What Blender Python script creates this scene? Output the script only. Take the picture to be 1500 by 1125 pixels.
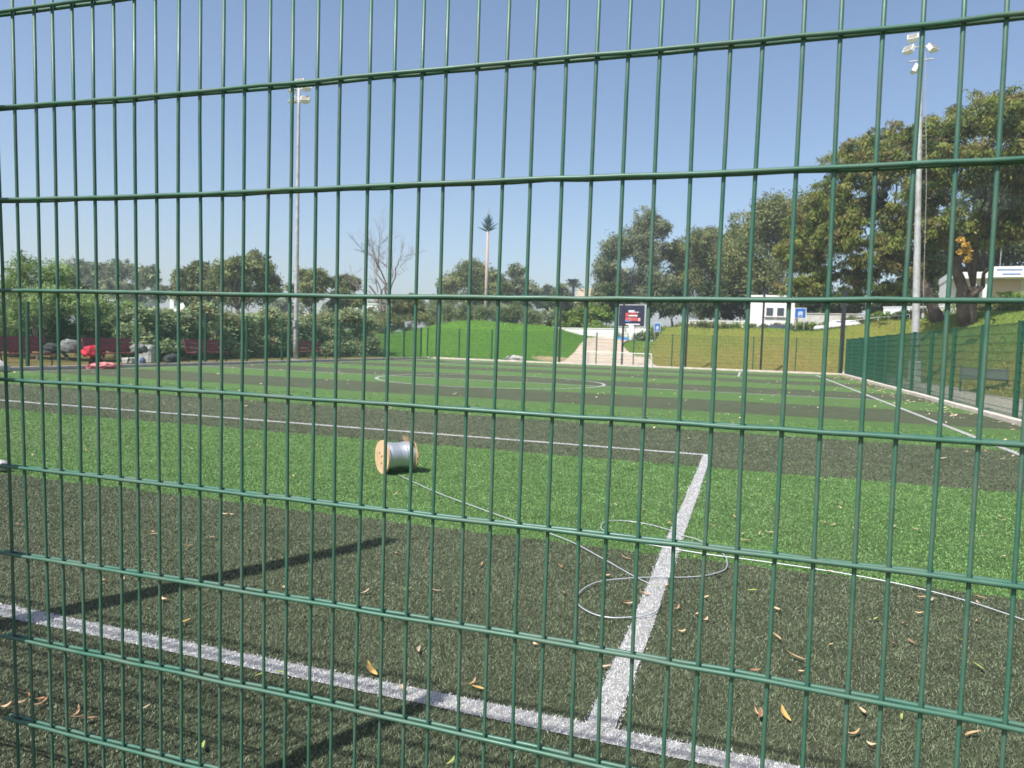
import bpy, math
import numpy as np
from mathutils import Matrix

# ------------------------------------------------------------------ camera
for o in list(bpy.data.objects): bpy.data.objects.remove(o)
SC = bpy.context.scene
COL = SC.collection
EYE = 1.32
FPX, PITCH, ROLL, YAW = 1036.3, 0.05979, 0.03130, 0.32129      # calibrated on the fence mesh and the pitch markings
cy, sy, cp, sp_ = math.cos(YAW), math.sin(YAW), math.cos(PITCH), math.sin(PITCH)
FW = np.array([-sy*cp, cy*cp, -sp_]); R0 = np.array([cy, sy, 0.0]); U0 = np.cross(R0, FW)
RT = math.cos(ROLL)*R0 + math.sin(ROLL)*U0
UP = -math.sin(ROLL)*R0 + math.cos(ROLL)*U0
cam = bpy.data.cameras.new('camera'); cam.sensor_width = 36; cam.sensor_fit = 'HORIZONTAL'
cam.lens = FPX*36/1500; cam.clip_start = 0.05; cam.clip_end = 3000
cam.dof.use_dof = True; cam.dof.focus_distance = 2.0; cam.dof.aperture_fstop = 7.5
co = bpy.data.objects.new('camera', cam); COL.objects.link(co)
M = Matrix(((RT[0], UP[0], -FW[0], 0), (RT[1], UP[1], -FW[1], 0), (RT[2], UP[2], -FW[2], EYE), (0, 0, 0, 1)))
co.matrix_world = M
SC.camera = co

# ------------------------------------------------------------------ sky, sun, exposure
SUN_EL = math.radians(55.5); SUN_AZ = math.atan2(-0.43, -0.903)        # direction towards the sun, measured from +Y to +X
wd = bpy.data.worlds.new('World'); SC.world = wd; wd.use_nodes = True
nt = wd.node_tree; nt.nodes.clear()
sky = nt.nodes.new('ShaderNodeTexSky'); sky.sky_type = 'NISHITA'; sky.sun_disc = False
sky.sun_elevation = SUN_EL; sky.sun_rotation = SUN_AZ; sky.altitude = 30; sky.air_density = 1.0; sky.dust_density = 1.8; sky.ozone_density = 1.8
bg = nt.nodes.new('ShaderNodeBackground'); bg.inputs[1].default_value = 0.113
wo = nt.nodes.new('ShaderNodeOutputWorld')
nt.links.new(sky.outputs[0], bg.inputs[0]); nt.links.new(bg.outputs[0], wo.inputs[0])
sl = bpy.data.lights.new('sun', 'SUN'); sl.energy = 4.5; sl.angle = math.radians(0.53); sl.color = (1.0, 0.955, 0.89)
so = bpy.data.objects.new('sun', sl); COL.objects.link(so); so.location = (-20, -40, 60)
sd = np.array([math.sin(SUN_AZ)*math.cos(SUN_EL), math.cos(SUN_AZ)*math.cos(SUN_EL), math.sin(SUN_EL)])
from mathutils import Vector
so.rotation_euler = Vector(tuple(sd)).to_track_quat('Z', 'Y').to_euler()
vs = SC.view_settings; vs.view_transform = 'Standard'; vs.look = 'None'; vs.exposure = 0.6; vs.gamma = 1.0
SC.cycles.max_bounces = 6; SC.cycles.transparent_max_bounces = 8; SC.cycles.use_denoising = True

# ------------------------------------------------------------------ helpers
rng = np.random.default_rng(7)
def ray(px, py): return (px-750)/FPX*RT - (py-562.5)/FPX*UP + FW
def gnd(px, py, z=0.0):
    r = ray(px, py); t = (EYE-z)/-r[2]; return np.array([r[0]*t, r[1]*t, z])
def at(px, py, Y):
    r = ray(px, py); P = r*(Y/r[1]); P[2] += EYE; return P
def mpp(px, Y):                                   # metres per photo pixel at depth Y
    r = ray(px, 500); return (Y/r[1])/FPX

class MB:
    def __init__(s): s.v = []; s.f = []; s.n = 0
    def add(s, v, f):
        s.v.append(np.asarray(v, float).reshape(-1, 3)); s.f += [tuple(i+s.n for i in q) for q in f]; s.n += len(s.v[-1]); return s
    def box(s, c, d, rz=0.0, M3=None):
        x, y, z = np.array(d)/2
        v = np.array([[-x,-y,-z],[x,-y,-z],[x,y,-z],[-x,y,-z],[-x,-y,z],[x,-y,z],[x,y,z],[-x,y,z]])
        if rz: c_, s_ = math.cos(rz), math.sin(rz); v = v @ np.array([[c_, s_, 0], [-s_, c_, 0], [0, 0, 1]])
        if M3 is not None: v = v @ np.asarray(M3).T
        return s.add(v+np.array(c), [(0,3,2,1),(4,5,6,7),(0,1,5,4),(1,2,6,5),(2,3,7,6),(3,0,4,7)])
    def tube(s, pts, rad, n=6, caps=True):
        pts = np.asarray(pts, float); k = len(pts)
        rad = np.full(k, rad) if np.isscalar(rad) else np.asarray(rad, float)
        tg = np.gradient(pts, axis=0); tg /= np.linalg.norm(tg, axis=1)[:, None]+1e-12
        ref = np.array([0, 0, 1.]) if abs(tg[0][2]) < 0.9 else np.array([1., 0, 0])
        a = np.cross(tg[0], ref); a /= np.linalg.norm(a); V = []
        for i in range(k):
            a = a - tg[i]*(a@tg[i]); a /= np.linalg.norm(a); b = np.cross(tg[i], a)
            th = np.arange(n)*2*math.pi/n
            V.append(pts[i] + rad[i]*(np.cos(th)[:, None]*a + np.sin(th)[:, None]*b))
        F = [(i*n+j, i*n+(j+1) % n, (i+1)*n+(j+1) % n, (i+1)*n+j) for i in range(k-1) for j in range(n)]
        if caps: F += [tuple(range(n))[::-1], tuple((k-1)*n+j for j in range(n))]
        return s.add(np.concatenate(V), F)
    def lathe(s, prof, n=24, axis=2, c=(0, 0, 0)):
        V = []
        for r, h in prof:
            th = np.arange(n)*2*math.pi/n; p = np.stack([r*np.cos(th), r*np.sin(th), np.full(n, h)], -1); V.append(np.roll(p, axis+1, axis=1) if axis != 2 else p)
        k = len(prof)
        F = [(i*n+j, i*n+(j+1) % n, (i+1)*n+(j+1) % n, (i+1)*n+j) for i in range(k-1) for j in range(n)]
        return s.add(np.concatenate(V)+np.array(c), F)
    def build(s, name, mat, parent=None, smooth=False, me=None):
        m = me or bpy.data.meshes.new(name)
        if me is None:
            m.from_pydata(np.concatenate(s.v).tolist(), [], s.f); m.update()
            if smooth: m.polygons.foreach_set('use_smooth', [True]*len(m.polygons))
            if mat: m.materials.append(mat)
        return link(name, m, parent)
def link(name, me, parent=None):
    o = bpy.data.objects.new(name, me); COL.objects.link(o)
    if parent is not None: o.parent = parent
    return o
def tag(o, label=None, cat=None, group=None, kind=None):
    for k, v in (('label', label), ('category', cat), ('group', group), ('kind', kind)):
        if v: o[k] = v
    return o
def empty(name, loc=(0, 0, 0), rz=0.0):
    o = bpy.data.objects.new(name, None); COL.objects.link(o); o.location = tuple(loc); o.rotation_euler = (0, 0, rz); o.empty_display_size = 0.1; return o
def fast_mesh(name, V, nper, mat, cols=None, smooth=False):
    """V: (N, nper, 3) separate polygons"""
    N = len(V); me = bpy.data.meshes.new(name)
    me.vertices.add(N*nper); me.vertices.foreach_set('co', np.ascontiguousarray(V, np.float32).ravel())
    me.loops.add(N*nper); me.loops.foreach_set('vertex_index', np.arange(N*nper, dtype=np.int32))
    me.polygons.add(N); me.polygons.foreach_set('loop_start', np.arange(0, N*nper, nper, dtype=np.int32))
    me.polygons.foreach_set('loop_total', np.full(N, nper, np.int32))
    if cols is not None:
        at_ = me.color_attributes.new('Col', 'FLOAT_COLOR', 'POINT')
        c = np.ones((N, nper, 4), np.float32); c[:, :, :3] = cols[:, None, :]; at_.data.foreach_set('color', c.ravel())
    me.update(calc_edges=True); me.validate()
    if mat: me.materials.append(mat)
    return me

# ------------------------------------------------------------------ materials
class NT:
    def __init__(s, name):
        s.m = bpy.data.materials.new(name); s.m.use_nodes = True; s.t = s.m.node_tree; s.b = s.t.nodes['Principled BSDF']
    def n(s, typ, **kw):
        q = s.t.nodes.new(typ)
        for k, v in kw.items(): setattr(q, k, v)
        return q
    def l(s, a, b): s.t.links.new(a, b)
    def noise(s, scale, detail=4, rough=0.6, coord='pos', dims=None):
        q = s.n('ShaderNodeTexNoise'); q.inputs['Scale'].default_value = scale; q.inputs['Detail'].default_value = detail; q.inputs['Roughness'].default_value = rough
        if coord == 'pos': g = s.n('ShaderNodeNewGeometry'); s.l(g.outputs['Position'], q.inputs['Vector'])
        else: g = s.n('ShaderNodeTexCoord'); s.l(g.outputs['Object'], q.inputs['Vector'])
        return q.outputs['Fac']
    def ramp(s, fac, stops):
        q = s.n('ShaderNodeValToRGB'); e = q.color_ramp.elements
        while len(e) < len(stops): e.new(0.5)
        for i, (p, c) in enumerate(stops): e[i].position = p; e[i].color = (*c, 1)
        s.l(fac, q.inputs[0]); return q.outputs[0]
    def mix(s, fac, a, b, typ='MIX'):
        q = s.n('ShaderNodeMix', data_type='RGBA', blend_type=typ)
        for sock, v in ((q.inputs[0], fac), (q.inputs[6], a), (q.inputs[7], b)):
            if hasattr(v, 'node'): s.l(v, sock)
            else: sock.default_value = v if np.isscalar(v) else (*v, 1)
        return q.outputs[2]
    def math(s, op, a, b=None):
        q = s.n('ShaderNodeMath', operation=op)
        for sock, v in zip(q.inputs, (a, b)):
            if v is None: continue
            if hasattr(v, 'node'): s.l(v, sock)
            else: sock.default_value = v
        return q.outputs[0]
    def bump(s, h, strength=0.4, dist=0.02):
        q = s.n('ShaderNodeBump'); q.inputs['Strength'].default_value = strength; q.inputs['Distance'].default_value = dist
        s.l(h, q.inputs['Height']); s.l(q.outputs[0], s.b.inputs['Normal'])
    def col(s, c):
        if hasattr(c, 'node'): s.l(c, s.b.inputs['Base Color'])
        else: s.b.inputs['Base Color'].default_value = (*c, 1)
        return s
    def rm(s, rough, metal=0.0, spec=None):
        s.b.inputs['Roughness'].default_value = rough; s.b.inputs['Metallic'].default_value = metal
        if spec is not None: s.b.inputs['Specular IOR Level'].default_value = spec
        return s
def simple(name, c, rough=0.6, metal=0.0, var=0.15, scale=8.0, bump=0.0, spec=None, coord='obj'):
    t = NT(name); f = t.noise(scale, 5, 0.65, coord)
    t.col(t.ramp(f, [(0.3, tuple(np.array(c)*(1-var))), (0.7, tuple(np.minimum(1, np.array(c)*(1+var))))])).rm(rough, metal, spec)
    if bump: t.bump(t.noise(scale*4, 5, 0.7, coord), bump, 0.01)
    return t.m

def turf_color(t):
    g = t.n('ShaderNodeNewGeometry'); s = t.n('ShaderNodeSeparateXYZ'); t.l(g.outputs['Position'], s.inputs[0])
    w = t.math('MULTIPLY', t.math('SUBTRACT', t.noise(9, 2, 0.5), 0.5), 0.10)
    y = t.math('ADD', s.outputs[1], w)
    fr = t.math('FRACT', t.math('DIVIDE', t.math('SUBTRACT', y, 0.95), 7.1))
    brt = t.math('GREATER_THAN', fr, 0.5)
    big = t.noise(0.7, 4, 0.6); fine = t.noise(55, 3, 0.7); mid = t.noise(3.2, 5, 0.7); wear = t.noise(0.28, 5, 0.7)
    dark = t.mix(big, (0.073, 0.092, 0.052), (0.106, 0.127, 0.077)); lite = t.mix(big, (0.084, 0.166, 0.050), (0.118, 0.212, 0.070))
    c = t.mix(brt, dark, lite)
    c = t.mix(1.0, c, t.ramp(mid, [(0.25, (0.80, 0.80, 0.80)), (0.75, (1.2, 1.18, 1.16))]), 'MULTIPLY')      # uneven pile and infill
    c = t.mix(t.ramp(wear, [(0.52, (0, 0, 0)), (0.75, (0.32, 0.32, 0.32))]), c, (0.155, 0.150, 0.105))            # dusty worn patches
    return c, fine
t = NT('turf'); c, fine = turf_color(t)
t.col(t.mix(fine, t.mix(1.0, c, (0.45, 0.45, 0.45), 'MULTIPLY'), t.mix(1.0, c, (1.5, 1.5, 1.5), 'MULTIPLY'))).rm(0.85, 0, 0.15); t.bump(t.noise(170, 3, 0.8), 0.9, 0.02); M_TURF = t.m
t = NT('turf_fibre'); c, fine = turf_color(t)
oi = t.n('ShaderNodeAttribute'); oi.attribute_name = 'Col'
t.col(t.mix(1.0, t.mix(1.0, c, oi.outputs[0], 'MULTIPLY'), (1.55, 1.55, 1.55), 'MULTIPLY')).rm(0.55, 0, 0.3); M_FIB = t.m
t = NT('line_turf'); f = t.noise(140, 3, 0.7)
t.col(t.ramp(f, [(0.3, (0.25, 0.25, 0.25)), (0.65, (0.56, 0.56, 0.55))])).rm(0.8, 0, 0.2); t.bump(f, 0.8, 0.02); M_LINE = t.m
t = NT('line_fibre'); oi = t.n('ShaderNodeAttribute'); oi.attribute_name = 'Col'
t.col(t.mix(1.0, (0.66, 0.66, 0.66), oi.outputs[0], 'MULTIPLY')).rm(0.55, 0, 0.3); M_LFIB = t.m

def terrain_mat():
    t = NT('lawn'); g = t.n('ShaderNodeNewGeometry'); s = t.n('ShaderNodeSeparateXYZ'); t.l(g.outputs['Position'], s.inputs[0])
    big = t.noise(0.16, 5, 0.65); mid = t.noise(1.4, 5, 0.7); fine = t.noise(14, 4, 0.75)
    green = t.mix(t.math('ADD', t.math('MULTIPLY', fine, 0.6), t.math('MULTIPLY', mid, 0.4)), (0.055, 0.15, 0.018), (0.150, 0.310, 0.048))
    dry = t.mix(mid, (0.26, 0.165, 0.065), (0.42, 0.31, 0.12))
    olive = t.mix(fine, (0.20, 0.20, 0.040), (0.34, 0.31, 0.085))
    # the right-hand bank (X > -8) is half dried out, driest along its foot; the mound on the left is watered
    rt = t.n('ShaderNodeMapRange'); rt.inputs[1].default_value = -11; rt.inputs[2].default_value = -6; t.l(s.outputs[0], rt.inputs[0])
    hz = t.n('ShaderNodeMapRange'); hz.inputs[1].default_value = 2.6; hz.inputs[2].default_value = 0.2; t.l(s.outputs[2], hz.inputs[0])
    k = t.math('ADD', t.math('MULTIPLY', hz.outputs[0], 0.75), t.math('MULTIPLY', t.math('SUBTRACT', big, 0.5), 2.2))
    k = t.n('ShaderNodeMath', operation='ADD', use_clamp=True); 
    t.l(t.math('MULTIPLY', hz.outputs[0], 0.72), k.inputs[0]); t.l(t.math('MULTIPLY', t.math('SUBTRACT', big, 0.5), 2.0), k.inputs[1])
    bank = t.mix(k.outputs[0], t.mix(mid, t.mix(fine, (0.12, 0.19, 0.03), (0.19, 0.26, 0.05)), olive), t.mix(mid, olive, dry))
    lf = t.n('ShaderNodeMapRange'); lf.inputs[1].default_value = -20.0; lf.inputs[2].default_value = -21.5; t.l(s.outputs[0], lf.inputs[0])
    ly = t.n('ShaderNodeMapRange'); ly.inputs[1].default_value = 46; ly.inputs[2].default_value = 43; t.l(s.outputs[1], ly.inputs[0])
    strip = t.mix(mid, (0.30, 0.22, 0.10), (0.20, 0.20, 0.06))
    c = t.mix(rt.outputs[0], green, bank)
    c = t.mix(t.math('MULTIPLY', lf.outputs[0], ly.outputs[0]), c, strip)
    t.col(c).rm(0.9, 0, 0.1); t.bump(t.noise(22, 4, 0.8), 1.0, 0.12); return t.m
M_LAWN = terrain_mat()
M_KERB = simple('kerb_concrete', (0.56, 0.50, 0.43), 0.85, var=0.18, scale=3, bump=0.3)
M_CONC = simple('concrete', (0.50, 0.49, 0.46), 0.85, var=0.2, scale=2.5, bump=0.3)
M_PATH = simple('path_concrete', (0.52, 0.42, 0.325), 0.9, var=0.14, scale=1.2, bump=0.3, coord='pos')
M_PATHG = simple('path_paving', (0.42, 0.37, 0.31), 0.9, var=0.14, scale=2.1, bump=0.15, coord='pos')
t = NT('fence_green'); f = t.noise(30, 4, 0.6, 'pos'); d = t.noise(7, 6, 0.75, 'pos'); sp = t.noise(120, 3, 0.6, 'pos')
c = t.ramp(f, [(0.3, (0.030, 0.105, 0.070)), (0.7, (0.044, 0.136, 0.093))])
c = t.mix(t.ramp(d, [(0.45, (0, 0, 0)), (0.75, (0.40, 0.40, 0.40))]), c, (0.16, 0.155, 0.125))          # dust
c = t.mix(t.ramp(sp, [(0.70, (0, 0, 0)), (0.74, (0.7, 0.7, 0.7))]), c, (0.10, 0.075, 0.055))            # chips in the coating
t.col(c); t.rm(0.36, 0, 0.55); t.l(t.ramp(d, [(0.3, (0.34, 0.34, 0.34)), (0.75, (0.65, 0.65, 0.65))]), t.b.inputs['Roughness']); t.bump(sp, 0.15, 0.001); M_GREEN = t.m
M_GREEN2 = simple('fence_green_far', (0.012, 0.078, 0.042), 0.5, var=0.1, scale=5)
M_BLACK = simple('black_paint', (0.012, 0.018, 0.02), 0.5, var=0.2, scale=6)
M_GALV = simple('galvanised_pole', (0.40, 0.405, 0.40), 0.6, 0.2, var=0.28, scale=4)
M_WHITE = simple('white_paint', (0.78, 0.78, 0.77), 0.6, var=0.05, scale=3)
M_WALL = simple('white_wall', (0.76, 0.75, 0.73), 0.85, var=0.06, scale=0.6, coord='pos')
M_BEIGE = simple('beige_wall', (0.62, 0.50, 0.37), 0.85, var=0.1, scale=0.5, coord='pos')
M_SHADE = simple('dark_opening', (0.10, 0.10, 0.11), 0.5, var=0.1)
M_GLASS = simple('window_glass', (0.06, 0.08, 0.10), 0.12, var=0.1, spec=0.8)
M_MAROON = simple('maroon_boards', (0.25, 0.038, 0.068), 0.55, var=0.2, scale=12)
M_IRON = simple('bench_iron', (0.03, 0.03, 0.03), 0.5, var=0.2)
t = NT('plywood'); f = t.noise(6, 6, 0.7, 'obj')
t.col(t.ramp(f, [(0.25, (0.40, 0.27, 0.15)), (0.45, (0.58, 0.40, 0.23)), (0.75, (0.72, 0.54, 0.33))])).rm(0.8); M_PLY = t.m
M_CARD = simple('torn_cardboard', (0.42, 0.29, 0.18), 0.9, var=0.25, scale=15)
t = NT('steel_wire'); wv = t.n('ShaderNodeTexWave'); wv.inputs['Scale'].default_value = 60; wv.inputs['Distortion'].default_value = 0.6; tc = t.n('ShaderNodeTexCoord'); t.l(tc.outputs['Object'], wv.inputs[0])
t.col(t.mix(wv.outputs[1], (0.50, 0.53, 0.56), (0.74, 0.76, 0.78))).rm(0.42, 0.75); t.bump(wv.outputs[1], 0.3, 0.003); M_STEEL = t.m
M_CABLE = simple('cable_grey', (0.48, 0.52, 0.54), 0.4, 0.3, var=0.1)
M_RED = simple('red_cloth', (0.55, 0.02, 0.045), 0.75, var=0.25, scale=9, bump=0.5)
M_DRED = simple('dark_red_cloth', (0.09, 0.008, 0.018), 0.8, var=0.25, scale=9)
M_PINK = simple('pink_cloth', (0.66, 0.24, 0.24), 0.85, var=0.2, scale=7, bump=0.5)
M_GREYC = simple('grey_cloth', (0.20, 0.21, 0.20), 0.9, var=0.35, scale=6, bump=0.5)
M_DARKC = simple('dark_cloth', (0.045, 0.05, 0.055), 0.9, var=0.3, scale=6, bump=0.5)
M_BLUEC = simple('blue_grey_bag', (0.16, 0.21, 0.30), 0.7, var=0.2)
M_BLUE = simple('sign_blue', (0.015, 0.13, 0.44), 0.4, var=0.05)
M_TARP = simple('blue_tarp', (0.05, 0.25, 0.55), 0.5, var=0.2, scale=2)
M_NAVY = simple('screen_navy', (0.012, 0.018, 0.045), 0.3, var=0.3, scale=2)
M_PRED = simple('print_red', (0.60, 0.07, 0.06), 0.5, var=0.2)
M_PPINK = simple('print_pink', (0.75, 0.36, 0.36), 0.5, var=0.3)
M_PBLUE = simple('print_blue', (0.15, 0.28, 0.60), 0.5, var=0.3)
M_TRUNK = simple('bark', (0.115, 0.09, 0.068), 0.95, var=0.45, scale=2.5, bump=0.9)
M_TRUNKP = simple('bark_pale', (0.34, 0.29, 0.25), 0.9, var=0.3, scale=3, bump=0.5)
M_BARE = simple('bare_twigs', (0.21, 0.165, 0.15), 0.95, var=0.2)
M_MONO = simple('tower_trunk', (0.40, 0.32, 0.28), 0.8, var=0.1)
M_CARW = simple('car_white', (0.75, 0.76, 0.78), 0.25, var=0.02, spec=0.6)
M_CARD2 = simple('car_dark', (0.02, 0.03, 0.06), 0.25, var=0.05, spec=0.6)
M_TYRE = simple('tyre', (0.02, 0.02, 0.02), 0.8)
M_YEL = simple('yellow_leaves', (0.62, 0.44, 0.08), 0.7, var=0.2)
def leaf_mat(name, trans=0.4, rough=0.55):
    t = NT(name); a = t.n('ShaderNodeAttribute'); a.attribute_name = 'Col'; t.col(a.outputs[0]).rm(rough, 0, 0.12)
    tr = t.n('ShaderNodeBsdfTranslucent'); t.l(a.outputs[0], tr.inputs[0]); mx = t.n('ShaderNodeMixShader'); mx.inputs[0].default_value = trans
    out = t.t.nodes['Material Output']; t.l(t.b.outputs[0], mx.inputs[1]); t.l(tr.outputs[0], mx.inputs[2]); t.l(mx.outputs[0], out.inputs[0]); return t.m
M_LEAF = leaf_mat('foliage', 0.35)
M_DRY = leaf_mat('dry_leaf', 0.1, 0.7)

# ------------------------------------------------------------------ terrain
PX0, PX1, PY0, PY1 = -20.75, 5.05, 0.55, 44.0        # kerb rectangle round the turf
def sstep(t): t = np.clip(t, 0, 1); return t*t*(3-2*t)
def terr(x, y):
    x = np.asarray(x, float); y = np.asarray(y, float)
    back = 1.75*sstep((y-46.2)/17)                                                          # rise of the ground behind the far end
    mound = 1.85*np.exp(-(np.abs(x+22.7)/6.6)**2.2-((y-55.5)/7.0)**2) + 0.95*np.exp(-((x+15.6)/3.4)**2-((y-55)/5.5)**2) + 0.07*np.sin(x*0.8+np.sin(y*0.6))*np.cos(y*0.9)
    mound *= sstep((y-45.2)/5.5)
    dx = np.maximum(x-8.0, 0); dy = np.maximum(y-46.0, 0)*sstep((x+9.5)/5.5)
    d = np.sqrt(dx*dx+dy*dy)
    ridge = 2.75+1.35*sstep((x-2)/13.0)
    bank = ridge*(0.35*sstep(d/7.5)+0.65*np.clip(d/7.5, 0, 1))
    und = 0.10*np.sin(x*0.9+1.3*np.sin(y*0.4))*np.cos(y*0.7)*sstep(d/3.0)
    far = 0.012*np.maximum(y-75, 0)
    return np.maximum(np.maximum(back, bank), 0) + mound*np.where(x < -9, 1, sstep((-7.0-x)/2+0.0)) + und + far - 0.03
def axis(segs):
    out = []
    for a, b, n in segs: out += list(np.linspace(a, b, n, endpoint=False))
    return np.array(out+[segs[-1][1]])
gx = axis([(-900, -120, 14), (-120, -40, 24), (-40, 24, 128), (24, 90, 24), (90, 900, 14)])
gy = axis([(-60, 0, 12), (0, 42, 42), (42, 72, 75), (72, 130, 24), (130, 1600, 20)])
GX, GY = np.meshgrid(gx, gy); GZ = terr(GX, GY); nx_, ny_ = len(gx), len(gy)
b = MB(); b.add(np.stack([GX, GY, GZ], -1).reshape(-1, 3), [(j*nx_+i, j*nx_+i+1, (j+1)*nx_+i+1, (j+1)*nx_+i) for j in range(ny_-1) for i in range(nx_-1)])
tag(b.build('ground', M_LAWN, smooth=True), kind='structure')
# playing surface
b = MB(); xs = np.linspace(PX0, PX1, 27); ys = np.linspace(PY0, PY1, 45)
b.add([(x, y, 0) for y in ys for x in xs], [(j*27+i, j*27+i+1, (j+1)*27+i+1, (j+1)*27+i) for j in range(44) for i in range(26)])
pitch = tag(b.build('turf_pitch', M_TURF), kind='structure')
# kerbs: cast concrete lengths, each 1 m, 13 cm wide, standing 5 cm proud
kerb = tag(empty('kerb'), kind='structure')
def kerb_run(p0, p1, L=2.0):
    p0 = np.array(p0, float); p1 = np.array(p1, float); n = int(round(np.linalg.norm(p1-p0)/L)); rz = math.atan2(p1[1]-p0[1], p1[0]-p0[0])
    me = None
    for i in range(n):
        c = p0+(p1-p0)*(i+0.5)/n; LL = np.linalg.norm(p1-p0)/n
        if me is None:
            m = MB(); h = 0.10; w = 0.075; z0 = -0.12; prof = [(-w, z0), (w, z0), (w, h-0.012), (w-0.012, h), (-w+0.012, h), (-w, h-0.012)]
            l = LL/2-0.004; V = [(-l, y, z) for y, z in prof]+[(l, y, z) for y, z in prof]
            m.add(V, [tuple(range(6))[::-1], tuple(range(6, 12))]+[(j, (j+1) % 6, 6+(j+1) % 6, 6+j) for j in range(6)])
            o = m.build('kerbstone', M_KERB, kerb); me = o.data
        else: o = link('kerbstone', me, kerb)
        o.location = (c[0], c[1], rng.normal(0, 0.003)); o.rotation_euler = (0, 0, rz+rng.normal(0, 0.002))
kerb_run((PX1+0.076, PY0), (PX1+0.076, PY1)); kerb_run((PX0-0.076, PY0), (PX0-0.076, PY1)); kerb_run((PX0-0.16, PY1+0.076), (PX1+0.16, PY1+0.076)); kerb_run((PX0-0.16, PY0-0.076), (PX1+0.16, PY0-0.076))
def sheet(name, rows, mat, dz):
    """rows: list of (y, xa, xb); follows the terrain"""
    m = MB(); nc = 9; V = []
    for y, a, c in rows:
        for x in np.linspace(a, c, nc): V.append((x, y, float(terr(x, y))+0.03+dz))
    m.add(V, [(j*nc+i, j*nc+i+1, (j+1)*nc+i+1, (j+1)*nc+i) for j in range(len(rows)-1) for i in range(nc-1)])
    return tag(m.build(name, mat, smooth=True), kind='structure')
sheet('side_path', [(y, 5.22, 7.95+0.12*math.sin(y*0.8)) for y in np.linspace(0.4, 46.5, 60)], M_PATHG, 0.012)
sheet('end_strip', [(y, -21.5, 5.2) for y in (44.16, 44.45, 44.75)], M_PATH, 0.012)
def prow(y):
    t_ = (y-44.75)/19; fl = max(0, 0.10-t_)*10
    return (y, -12.0-0.7*sstep(t_*1.2)-1.6*fl*fl, -5.7-4.1*sstep(t_*1.35)+0.5*fl)
sheet('park_path', [prow(y) for y in np.linspace(44.76, 66, 70)], M_PATH, 0.055)

def tufts(name, x, y, h, w, cols):
    N = len(x); z = terr(x, y); a = rng.uniform(0, 6.28, N); q = np.stack([np.cos(a), np.sin(a), 0*a], -1)*w[:, None]/2; c = np.stack([x, y, z-0.02], -1); tip = c.copy(); tip[:, 2] += h+0.02; tip[:, :2] += rng.normal(0, 0.5, (N, 2))*h[:, None]
    return tag(link(name, fast_mesh(name, np.stack([c-q, c+q, tip], 1), 3, M_GRASS, cols)), 'short mown grass growing over the mound and banks', 'grass', kind='stuff')
t = NT('grass_blade'); oi = t.n('ShaderNodeAttribute'); oi.attribute_name = 'Col'; t.col(oi.outputs[0]).rm(0.7, 0, 0.2); M_GRASS = t.m
N = 150000; x = rng.uniform(-31, 19, N); y = rng.uniform(44.9, 64, N); kk = rng.random(N) < 0.42; x[kk] = rng.uniform(8.0, 17, kk.sum()); y[kk] = rng.uniform(14, 56, kk.sum())
pr = [prow(v) for v in np.linspace(44.76, 66, 70)]; pa = np.interp(y, [v[0] for v in pr], [v[1] for v in pr]); pb = np.interp(y, [v[0] for v in pr], [v[2] for v in pr])
ok = ~((x > pa-0.1) & (x < pb+0.1) & (y > 44.7)); ok &= ~((x < 8.05) & (y < 44.9)); x = x[ok]; y = y[ok]; N = len(x)
ps = 0.5+0.5*np.sin(x*0.55+2.2*np.sin(y*0.23)+0.7)*np.cos(y*0.41+1.1*np.sin(x*0.37)); dryk = np.clip((x+9)/4, 0, 1)*np.clip(0.25+0.75*ps+0.5*(1-terr(x, y)/2.2)+rng.normal(0, 0.22, N)-0.25, 0, 1)
gcol = np.array([[0.150, 0.285, 0.055]])*(1-dryk[:, None])+np.array([[0.38, 0.285, 0.095]])*dryk[:, None]
tufts('bank_grass', x, y, rng.uniform(0.05, 0.13, N), rng.uniform(0.02, 0.05, N), gcol*rng.uniform(0.65, 1.35, (N, 1)))

# ------------------------------------------------------------------ pitch markings
GL_Y, BOX_Y, BOX_X, SIDE_X, HALF_Y, CX = 2.31, 8.97, -0.42, 3.56, 22.1, -8.25
LW = 0.05
marks = {'goal_line': [(-19.9, GL_Y, SIDE_X, GL_Y)], 'penalty_area_line': [(BOX_X, GL_Y+LW, BOX_X, BOX_Y-LW), (2*CX-BOX_X, GL_Y+LW, 2*CX-BOX_X, BOX_Y-LW), (2*CX-BOX_X-LW, BOX_Y, BOX_X+LW, BOX_Y)],
         'touchline': [(SIDE_X, GL_Y+LW, SIDE_X, 41.95), (2*CX-SIDE_X, GL_Y+LW, 2*CX-SIDE_X, 41.95)], 'halfway_line': [(2*CX-SIDE_X+LW, HALF_Y, SIDE_X-LW, HALF_Y)],
         'far_goal_line': [(2*CX-SIDE_X, 42.0, SIDE_X, 42.0)], 'far_penalty_area_line': [(BOX_X, 35.4, BOX_X, 41.95), (2*CX-BOX_X, 35.4, 2*CX-BOX_X, 41.95), (2*CX-BOX_X-LW, 35.35, BOX_X+LW, 35.35)]}
MARK = {}
for i, (nm, segs) in enumerate(marks.items()):
    m = MB()
    for k, (x0, y0, x1, y1) in enumerate(segs):
        d = np.array([x1-x0, y1-y0]); L = np.linalg.norm(d); d /= L; q = np.array([-d[1], d[0]])*LW; n = max(2, int(L/0.5)); z = 0.004
        P = [np.array([x0, y0])+d*L*j/n for j in range(n+1)]
        V = [(*(p-q*(1+rng.normal(0, 0.06))), z) for p in P]+[(*(p+q*(1+rng.normal(0, 0.06))), z) for p in P]
        m.add(V, [(j, j+1, n+2+j, n+1+j) for j in range(n)])
    MARK[nm] = tag(m.build(nm.replace('far_', ''), M_LINE), kind='structure')
m = MB(); n = 96; R = 3.75
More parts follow.
